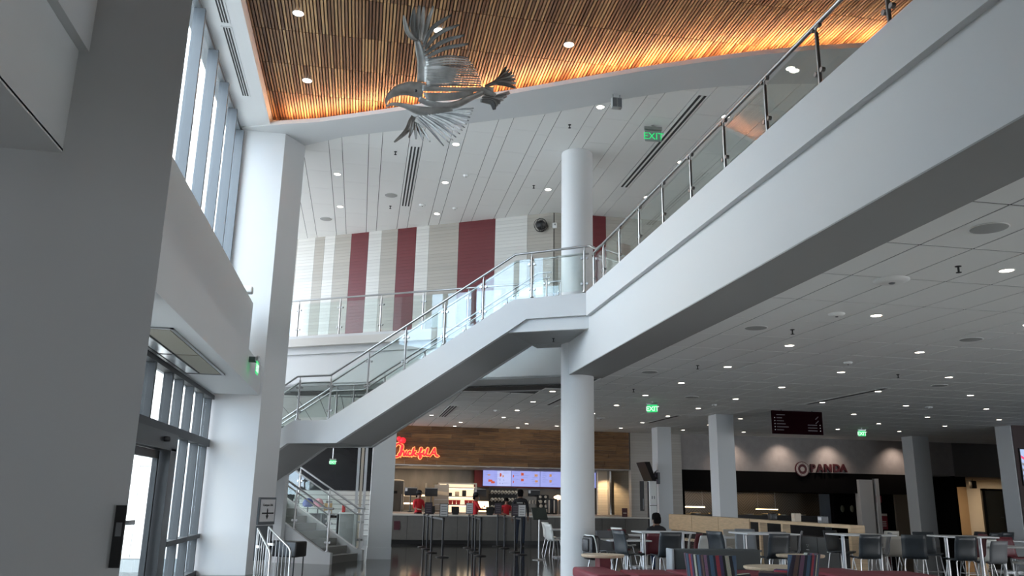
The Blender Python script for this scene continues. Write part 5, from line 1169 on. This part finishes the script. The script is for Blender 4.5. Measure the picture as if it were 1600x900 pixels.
def poster(px, py, y, w, h, m, label, lines=0, rim=None):
    p = PY(px, py, y); t = thing('poster', label, 'poster', (p.x, y, p.z)); MB().box(-w/2, -.01, -h/2, w/2, .01, h/2).build('sheet', m, t)
    for k in range(lines): MB().box(-w*.28, -.014, -h*.3+k*h*.13, w*.28, -.0105, -h*.3+k*h*.13+h*.06).build('text_line', PCRE, t)
    if rim: MB().box(-w/2, -.013, h*.36, w/2, -.0105, h/2).build('header', rim, t); 
    return t
PMR = mat('poster_maroon', (.17, .012, .022), .5)
poster(1381.5, 815, 31.535, .30, .62, PMR, 'maroon poster with pale lines hanging by the square pillar', 3, PCRE); poster(1373, 780, 31.535, .22, .27, PMR, 'small maroon notice on the pale post', 1)
for k, (px, z0, h) in enumerate(((1243, 1.1, .3), (1280, 1.1, .35), (1299, 1.1, .28))):
    t = thing('register', 'small %s on the wooden counter by the shop' % ('black till', 'pale box stack', 'grey card holder')[k], 'till', (XC+.2, 20.3-k*1.2, ZC)); h *= .55; MB().bev(-.08, -.1, 0, .08, .1, h, .015, 2).build('body', (BLACK, CREAM, GREYSH)[k], t); MB().box(-.085, -.07, h*.4, -.08, .07, h*.85).build('face', (DARKMET, LWOODT, WSH)[k], t)
# ---- screens on pillars and walls
t = thing('tilted_screen', 'black screen tilted from the left face of the square pillar', 'screen', (10.45, 29.0, 2.3)); 
a0, a1, b0_, b1_ = PY(994, 723, 28.75), PY(1002, 723, 28.75), PY(1006, 752, 29.0), PY(1012, 752, 29.0); L0 = Vector(t.location)
MB().prism([a0-L0, a1-L0, b1_-L0, b0_-L0], (0, -.9, 0)).build('panel', BLACK, t); MB().tube([(0.08, -.1, .0), (-.12, -.25, .0), (-.18, -.35, -.05)], .04, 8).build('arm', DARKMET, t); MB().box(.0, -.35, -.2, .08, .05, .2).build('wall_plate', DARKMET, t)
for k in range(4): MB().tube([(-.05, -.2+.05*k, .05), (-.12+.05*k, -.2, .2+.03*k)], .012, 6).build('cable', BLACK, t)
pa = PY(1017, 752, 28.78); t = thing('info_totem', 'tall white information totem against the square pillar', 'totem', (pa.x, 28.62, 0)); MB().bev(-.13, -.05, .0, .13, .10, pa.z, .012, 2).build('body', WHITEP, t); MB().box(-.132, -.054, 1.35, .132, -.05, 1.37).build('seam', BLACK, t); MB().box(-.16, .02, 0, .16, .12, pa.z-.02).build('back', BLACK, t)
for s in (-.04, .04): MB().box(s-.015, -.056, 1.58, s+.015, -.05, 1.68).build('socket', GREYSH, t)
p = PY(1009, 775, 30.8); t = tag(MB().box(-.16, -.02, -.55, .0, .02, .55).build('wall_banner', BLACK, None, (p.x, 31.0, p.z)), 'narrow black banner left of the white totem', 'banner')
MB().box(-.06, -.024, -.5, -.02, -.0205, -.1).build('print', GREYSH, t)
p = PY(1046.5, 775, 31.5); tag(MB().box(-.03, 0, -.45, .03, .1, .62).build('thin_screen', BLACK, None, (p.x, 31.557, p.z)), 'thin black panel edge on the beige wall right of the pillar', 'screen')
p0, p1 = PY(1592, 702, 23.84), PY(1606, 757, 23.84); t = thing('wall_screen', 'bright blue and white screen on the brown wall at the right edge', 'screen', (p0.x, 23.86, p1.z)); hh = p0.z-p1.z
MB().box(0, -.03, -.04, 1.6, .02, hh+.04).build('frame', BLACK, t); MB().box(.03, -.036, 0, 1.57, -.03, hh).build('display', mat('display_blue', (.4, .5, .7), .4, emit=(.55, .68, 1.0), estr=.35), t)
MB().prism([(.03, -.038, hh*.75), (.6, -.038, hh*.45), (.6, -.038, hh*.53), (.03, -.038, hh*.83)], (0, .003, 0)).build('graphic', mat('display_red', (.5, .05, .12), .4, emit=(.7, .06, .16), estr=.6), t)
for k in range(3): MB().prism([(.03, -.038, hh*(.55-.17*k)), (.5, -.038, hh*(.42-.17*k)), (.5, -.038, hh*(.48-.17*k)), (.03, -.038, hh*(.62-.17*k))], (0, .003, 0)).build('graphic', WSH, t)
p = PY(1520, 756, 34.0); t = thing('ceiling_box', 'small dark speaker hung in the lit corridor', 'speaker', (p.x, 34.0, 2.72)); MB().bev(-.12, -.1, -.42, .12, .1, -.08, .02, 2).build('box', BLACK, t); MB().tube([(0, 0, 0), (0, 0, -.1)], .02, 8).build('stem', BLACK, t)
dd = struct('door_2', MB().box(27.7, 33.9, 0, 27.85, 34.0, 2.3).box(28.75, 33.9, 0, 28.85, 34.0, 2.3).box(27.7, 33.9, 2.2, 28.85, 34.0, 2.3), DARKMET, 'dark framed corridor door at the right', 'door'); MB().box(27.85, 33.93, 0, 28.75, 33.97, 2.2).build('leaf', mat('greenish_door', (.22, .22, .18), .5), dd); MB().tube([(28.5, 33.9, 1.05), (28.65, 33.88, 1.05)], .015, 6).build('handle', STEEL, dd)
# ================================================================== LEFT BACKGROUND HALL
struct('wall_back_hall', MB().box(-7, 40, 0, 1.2, 40.3, 4.2), mat('video_black', (.012, .012, .014), .25, noise=.5, nscale=.7), 'black far wall behind the white steps', 'wall')
wsx = thing('wide_steps', 'wide white steps rising at the back of the hall', 'steps', (-.3, 30.5, 0)); WST = mat('white_step', (.55, .56, .54), .6); WSE = mat('step_edge', (.25, .25, .24), .6)
for k in range(10): s_ = MB().box(-2.2, .55*k, .17*k if k == 0 else .17*k-.1, .9, .55*k+.6, .17*(k+1)).build('step', WST, wsx); MB().box(-2.2, .55*k-.006, .17*(k+1)-.03, .9, .55*k, .17*(k+1)-.005).build('nosing', WSE, s_)
rl = thing('slatted_railing', 'white horizontal bar railing beside the wide white steps', 'railing', (-2.75, 31, 0))
MB().prism([(-.08, -.5, 1.25), (-.08, 4.5, 3.3), (-.08, 4.5, 2.75), (-.08, -.5, .75)], (.1, 0, 0)).build('kerb', PAINT, rl)
for k in range(9): MB().tube([(0, -.5, 1.30+k*.11), (0, 4.5, 3.35+k*.11)], .012, 6).build('bar', PAINT, rl)
for y in (-.5, 2, 4.4): MB().tube([(0, y, 1.25+(y+.5)*.41), (0, y, 2.25+(y+.5)*.41)], .02, 8).build('post', PAINT, rl)
dk = thing('reception_desk', 'pale grey desk with a white top by the square pillar', 'desk', (-.15, 25.6, 0)); MB().bev(-.35, -.35, .0, .35, .5, 1.0, .015, 2).build('body', mat('desk_grey', (.30, .30, .29), .6), dk); MB().box(-.38, -.38, 1.0, .38, .53, 1.04).build('top', WHITEP, dk); MB().box(-.3, -.1, 1.04, .05, .25, 1.12).build('papers', WSH, dk); MB().bev(-.3, -.2, 1.04, -.2, -.1, 1.25, .02, 2).build('card_stand', RC, dk)
cu_s = thing('vertical_panels', 'pale vertical slats left of the square pillar', 'screen', (.0, 22.9, 0))
for k in range(3): MB().box(-.08+k*.10, 0, .0, -.01+k*.10, .12+.08*k, 4.1).build('slat', (PAINT, CREAM, WSH)[k], cu_s)
bf2 = thing('belt_barrier', 'pair of black barrier posts at the foot of the white steps', 'barrier', (-.75, 24.6, 0))
for s in (-.22, .22): MB().tube([(s, 0, 0), (s, 0, 1.0)], .035, 8).build('post', BLACK, bf2); MB().lathe(s, 0, [(.0005, 0), (.15, 0), (.15, .02), (.03, .03)], 16).build('base', BLACK, bf2)
MB().box(-.22, -.02, .9, .22, .02, .97).build('belt', BLACK, bf2)
tb = thing('merchandise_table', 'black draped table with pale lettering behind the lower stair', 'table', (-2.0, 27.5, 0)); MB().box(-1.2, -.4, 0, 1.15, .4, .95).build('cloth', BLACK, tb)
for k in range(4): MB().box(-.4+k*.25, -.41, .45, -.25+k*.25, -.4, .62).build('mark', WSH, tb)
for k, (px, c, nm) in enumerate(((481, (.03, .05, .22), 'blue'), (497, (.60, .32, .36), 'pink'))):
    q_ = PY(px, 790, 27.4); t = thing('display_cap', '%s rounded cap on the black draped table' % nm, 'cap', (q_.x, 27.4, .95)); m_ = mat('cap_'+nm, c, .7)
    MB().lathe(0, 0, [(.16, .22), (.17, .32), (.12, .42), (.05, .46), (.0005, .465)], 16).build('crown', m_, t); MB().prism([(-.13, -.14, .22), (.13, -.14, .22), (.1, -.27, .20), (-.1, -.27, .20)], (0, 0, .015)).build('brim', m_, t); MB().tube([(0, 0, 0), (0, 0, .25)], .02, 8).build('stand', BLACK, t)
bx_ = thing('carton_box', 'tan cardboard box on the black draped table', 'box', (PY(513, 790, 27.3).x, 27.3, .95)); MB().box(-.12, -.1, 0, .12, .1, .32).build('carton', mat('cardboard', (.42, .27, .13), .8), bx_); MB().box(-.1, -.104, -.0, .1, -.1, .1).build('label', WSH, bx_)
struct('window_3', MB().box(-7.02, 19, .05, -6.95, 39.4, .12).box(-7.02, 19, 3.96, -6.95, 39.4, 4.04), GREYMET, 'bright window of the back hall behind the stair', 'window')
for k in range(9): MB().box(-7.02, 19+2.5*k, .1, -6.93, 19.07+2.5*k, 4.0).build('mullion', GREYMET, bpy.data.objects['window_3'])
light('back_hall_lamp', 'AREA', (-1.5, 28, 4.08), 40, (1, .97, .92), shape='RECTANGLE', size=3.5, size_y=9)
_e = PY(520, 722, 36); exit_sign((_e.x, 36, 4.12), 0, 'small green exit sign over the white steps', max(.05, 4.12-_e.z-.12), .8)
# ================================================================== FOREGROUND LEFT: sign, barrier rails, seat
t = thing('wall_poster', 'framed white poster with a down arrow on the grey pier face', 'sign', (-1.90, 17.78, 1.1))
fx = Vector((-2.07, 17.5, 0)); fe = (Vector((-1.68, 18.1, 0))-fx).normalized(); fn = Vector((fe.y, -fe.x, 0)); T0 = Vector(t.location)
def fp(u, z, o): return fx+fe*u+fn*o+Vector((0, 0, z))-T0
def fpz(px, py):
    r = ray(px, py); k_ = (fx-OR).dot(fn)/r.dot(fn); q_ = OR+r*k_; return (q_-fx).dot(fe), q_.z
u0, z1_ = fpz(404, 777); u1, _z = fpz(432, 777); _u, z0_ = fpz(404, 820)
if u1 > .7: u1 = .70
def fbox(a, b, c, d, o0, o1, nm, m, par): mb = MB(); mb.prism([fp(a, c, o0), fp(b, c, o0), fp(b, d, o0), fp(a, d, o0)], fn*(o1-o0)); return mb.build(nm, m, par)
fr = fbox(u0, u1, z0_, z1_, .0, .04, 'frame', GREYMET, t); fbox(u0+.04, u1-.03, z0_+.06, z1_-.04, .04, .045, 'sheet', WSH, t)
hw = (u1-u0)
def ftext(txt, size, u, z): 
    me = text_mesh(txt, size, .001, .002, 'lettering'); o = ob('lettering', me, BLACK, t, tuple(fp(u, z, .047))); o.rotation_euler = (PI/2, 0, math.atan2(fe.y, fe.x)); return o
ftext('Campus Life', .062, u0+.10, z1_-.17); ftext('&', .05, (u0+u1)/2-.02, z1_-.25); fbox(u0+.09, u1-.06, z1_-.325, z1_-.295, .045, .048, 'text_line', BLACK, t)
uc = (u0+u1)/2; fbox(uc-.018, uc+.018, z0_+.17, z0_+.29, .045, .048, 'arrow', BLACK, t)
MB().prism([fp(uc-.045, z0_+.18, .045), fp(uc+.045, z0_+.18, .045), fp(uc, z0_+.10, .045)], fn*.003).build('arrow', BLACK, t)
fbox(u0-.0, u1-.02, .25, z0_-.02, .0, .03, 'lower_panel', GREYMET, t)
def barrier(x, y, rz, label):
    t = thing('barrier_rail', label, 'barrier', (x, y, 0), rz, 'steel barrier rails by the pier')
    MB().tube([(-.5, 0, .92), (.42, 0, .60), (.5, 0, .54), (.5, 0, 0)], .02, 10).build('rail', STEEL, t)
    for k in range(6): MB().tube([(-.42+k*.15, 0, 0), (-.42+k*.15, 0, (.89-k*.053))], .007, 6).build('bar', STEEL, t)
    MB().tube([(-.5, 0, .92), (-.5, 0, 0)], .016, 8).build('end_post', STEEL, t); MB().box(-.42, -.03, .60, -.2, .0, .64).build('tag', WHITEP, t)
pA, pB = PY(401, 838, 16.2), PY(432, 838, 16.6)
barrier(PY(412, 850, 15.6).x, 15.6, math.radians(-70), 'bright steel barrier rail below the framed poster, left one'); barrier(PY(436, 850, 16.4).x, 16.4, math.radians(-60), 'steel barrier rail below the framed poster, right one')
bs = thing('dark_bench', 'low black padded bench by the lower stair', 'bench', (PY(446, 880, 17.9).x, 17.9, 0), math.radians(-30)); MB().bev(-.35, -.2, .32, .35, .2, .62, .03, 3).build('cushion', mat('black_vinyl', (.012, .012, .013), .4), bs)
for sx in (-.3, .3):
    for sy in (-.16, .16): MB().tube([(sx, sy, 0), (sx, sy, .33)], .014, 8).build('leg', DARKMET, bs)
dv = PY(195, 838, 8.24); t = thing('door_button', 'slim black panel on the edge of the near pier', 'switch', (-2.11, 8.25, dv.z)); MB().box(-.04, -.03, -.27, .05, 0, .27).build('plate', BLACK, t); MB().box(-.02, -.035, .0, .03, -.03, .12).build('button', GREYSH, t)
oc = disc(.001, .09, -.01, .01).build('door_sticker', mat('sticker_grey', (.30, .31, .29), .6), bpy.data.objects['door_leaf'], (-3.055, 11.95, 1.75), PI/2); oc.scale = (1, 1, 1.3)
# ================================================================== PEOPLE
SKIN = mat('skin_brown', (.20, .11, .07), .5); SKIN2 = mat('skin_tan', (.38, .22, .15), .5); HAIRB = mat('hair_black', (.007, .006, .006), .9, spec=.1)
REDS = mat('red_shirt', (.50, .012, .02), .8, bump=.3, bscale=20); BLKS = mat('black_top', (.010, .010, .012), .85, bump=.3, bscale=20); JEAN = mat('dark_jeans', (.025, .035, .06), .85); SHOE = mat('shoe', (.015, .015, .015), .6)
def person(label, loc, rz, pose, skin, top, pants, cap=None, short=True, hairm=HAIRB, h=1.72, group=None, seated=False):
    """skeleton in a 1.72 m frame facing -Y; arms from pose; grown with a Skin modifier into one mesh"""
    V, R_, E = [], [], []
    def v(p, r, par=None):
        V.append(Vector(p)); R_.append(r); i = len(V)-1
        if par is not None: E.append((par, i))
        return i
    pel = v((0, 0, .95), (.150, .105)); w = v((0, .0, 1.08), (.135, .095), pel); ch = v((0, .0, 1.25), (.155, .11), w); sh = v((0, .01, 1.40), (.13, .085), ch); nk = v((0, .005, 1.48), (.055, .055), sh); hd0 = v((0, -.01, 1.55), (.07, .08), nk); hd1 = v((0, -.005, 1.62), (.078, .095), hd0); v((0, .0, 1.69), (.055, .065), hd1)
    v((0, -.105, 1.59), (.013, .013), hd0)                                       # nose
    for s in (-1, 1):
        v((s*.085, .0, 1.60), (.012, .02), hd1)                                  # ears
        hip = v((s*.09, 0, .88), (.095, .10), pel); kn = v((s*.10, -.01, .49), (.06, .065), hip); an = v((s*.105, .01, .10), (.04, .045), kn); v((s*.11, -.13, .04), (.04, .03), an)
        el, wr_, tip = pose[0 if s < 0 else 1]
        so = v((s*.185, .01, 1.385), (.062, .062), sh); e_ = v(el, (.045, .045), so); w_ = v(wr_, (.03, .03), e_)
        dr_ = (Vector(tip)-Vector(wr_)).normalized(); pm_ = Vector(wr_)+dr_*.07; sd2 = dr_.cross(Vector((0, 0, 1))); sd2 = sd2.normalized() if sd2.length > .1 else Vector((0, 1, 0))
        pl_ = v(pm_, (.033, .02), w_)
        for k in range(4):
            f = (k-1.5)*.018; b_ = v(pm_+dr_*.045+sd2*f, (.009, .009), pl_); v(pm_+dr_*(.075+(.018, .03, .026, .01)[k])+sd2*f*1.1+Vector((0, 0, -.012)), (.0075, .0075), b_)
        th_ = v(Vector(wr_)+dr_*.04-sd2*s*.035, (.010, .010), w_); v(Vector(wr_)+dr_*.085-sd2*s*.05, (.008, .008), th_)
    if seated:
        for i in range(len(V)): V[i] = Vector((V[i].x, V[i].y, max(V[i].z-.45, .04)))
        for s in (-1, 1):
            for i in range(len(V)):
                for (src, dst) in (((s*.09, 0, .43), (s*.09, -.02, .50)), ((s*.10, -.01, .04), (s*.11, -.42, .50)), ((s*.105, .01, .04), (s*.11, -.40, .10)), ((s*.11, -.13, .04), (s*.11, -.53, .04))):
                    if (V[i]-Vector(src)).length < 1e-4: V[i] = Vector(dst); break
    zo = .45 if seated else 0.0
    me = bpy.data.meshes.new('body'); me.from_pydata([tuple(p) for p in V], E, []); me.update()
    o = bpy.data.objects.new('tmp_body', me); COL.objects.link(o); md = o.modifiers.new('skin', 'SKIN'); md.use_smooth_shade = True
    for i, sv in enumerate(me.skin_vertices[0].data): sv.radius = R_[i]; sv.use_root = (i == 0)
    sb = o.modifiers.new('sub', 'SUBSURF'); sb.levels = 1; sb.render_levels = 1
    dg = bpy.context.evaluated_depsgraph_get(); bm_ = bpy.data.meshes.new_from_object(o.evaluated_get(dg)); bpy.data.objects.remove(o)
    bm_.name = 'body'; bm_.materials.clear()
    for m_ in (skin, top, pants, SHOE): bm_.materials.append(m_)
    for pgn in bm_.polygons:
        c = pgn.center+Vector((0, 0, zo)); k = 0
        if seated and c.z-zo < .12: pgn.material_index = 3; pgn.use_smooth = True; continue
        if seated and (c.z < .98 or c.y < -.2) and c.z < 1.06: pgn.material_index = 2; pgn.use_smooth = True; continue
        if c.z < .11 and abs(c.x) < .3: k = 3
        elif c.z < .98 and abs(c.x) < .22 and abs(c.y) < .16: k = 2
        elif c.z < 1.455:
            k = 1
            for q_, (el, wr_, tip) in zip((-1, 1), pose):
                dw = (c-Vector(wr_)).length; de = (c-Vector(el)).length; dt = (c-Vector(tip)).length
                if min(dw, dt) < (.06 if not short else .11) and (c-Vector((0, 0, c.z))).length > .12: k = 0
                if short and de < .12 and dw < (Vector(el)-Vector(wr_)).length*.85: k = 0
        pgn.material_index = k; pgn.use_smooth = True
    root = thing('person', label, 'person', loc, rz, group); s_ = h/1.72; root.scale = (s_, s_, s_)
    ob('body', bm_, None, root)
    _n0 = len(root.children)
    hr = MB(); hr.lathe(0, .012, [(.088, 1.585), (.098, 1.63), (.090, 1.69), (.06, 1.725), (.0005, 1.738)], 18); hr.bev(-.085, .02, 1.50, .085, .105, 1.66, .04, 3); hr.build('hair', hairm, root)
    for s in (-1, 1): MB().ball((s*.032, -.083, 1.615), .010, 8).build('eye', BLACK, root)
    MB().bev(-.025, -.092, 1.548, .025, -.08, 1.556, .003, 1).build('mouth', mat('lips', (.22, .07, .06), .6), root)
    if seated:
        for ch in list(root.children):
            if not ch.name.startswith('body'): ch.location.z -= .45
    if cap: c_ = MB().lathe(0, .0, [(.102, 1.655), (.104, 1.69), (.085, 1.74), (.04, 1.765), (.0005, 1.77)], 18).build('cap', cap, root); MB().prism([(-.07, -.08, 1.66), (.07, -.08, 1.66), (.05, -.19, 1.65), (-.05, -.19, 1.65)], (0, 0, .012)).build('brim', cap, c_)
    return root
work = (((-.25, -.06, 1.14), (-.17, -.28, 1.10), (-.12, -.40, 1.10)), ((.25, -.06, 1.14), (.17, -.28, 1.10), (.12, -.40, 1.10)))
reach = (((-.25, -.12, 1.16), (-.16, -.36, 1.16), (-.12, -.48, 1.17)), ((.25, -.10, 1.16), (.16, -.34, 1.14), (.12, -.46, 1.14)))
hang = (((-.24, .02, 1.12), (-.25, -.03, .87), (-.25, -.04, .76)), ((.24, .02, 1.12), (.25, -.03, .87), (.25, -.04, .76)))
person('server in a red shirt and dark cap behind the left of the counter', (KX(654, 29.75), 29.75, 0), math.radians(35), work, SKIN, REDS, BLKS, BLKS, True, HAIRB, 1.70)
person('server in a red shirt turned to the right beside the food display', (KX(743, 29.8), 29.8, 0), math.radians(95), reach, SKIN, REDS, BLKS, BLKS, True, HAIRB, 1.66)
person('server in a red shirt bending behind the counter near the cup rack', (KX(791, 29.8), 29.8, 0), math.radians(10), work, SKIN, REDS, BLKS, None, True, HAIRB, 1.52)
pc_ = PZ(812, 853, 0); person('customer in a black top and dark jeans standing at the counter, back turned', (PY(812, 853, 27.6).x, 27.6, 0), PI-.15, hang, SKIN, BLKS, JEAN, None, False, HAIRB, 1.80)
o = MB().box(-.09, -.0, 0, .09, .012, .03).box(-.07, 0, -.07, .07, .012, -.05).build('back_print', SPK, bpy.data.objects['person.003'], (0.02, .125, 1.30)); 

lap = (((-.23, -.10, 1.14), (-.14, -.30, 1.06), (-.10, -.41, 1.05)), ((.23, -.10, 1.14), (.14, -.30, 1.06), (.10, -.41, 1.05)))
person('seated person in a black top and jeans, back turned, in the maroon chair', (at(1026, 17.65), 17.65, 0), PI+.1, lap, SKIN, BLKS, mat('blue_jeans', (.03, .06, .15), .85), None, False, HAIRB, 1.72, None, True)
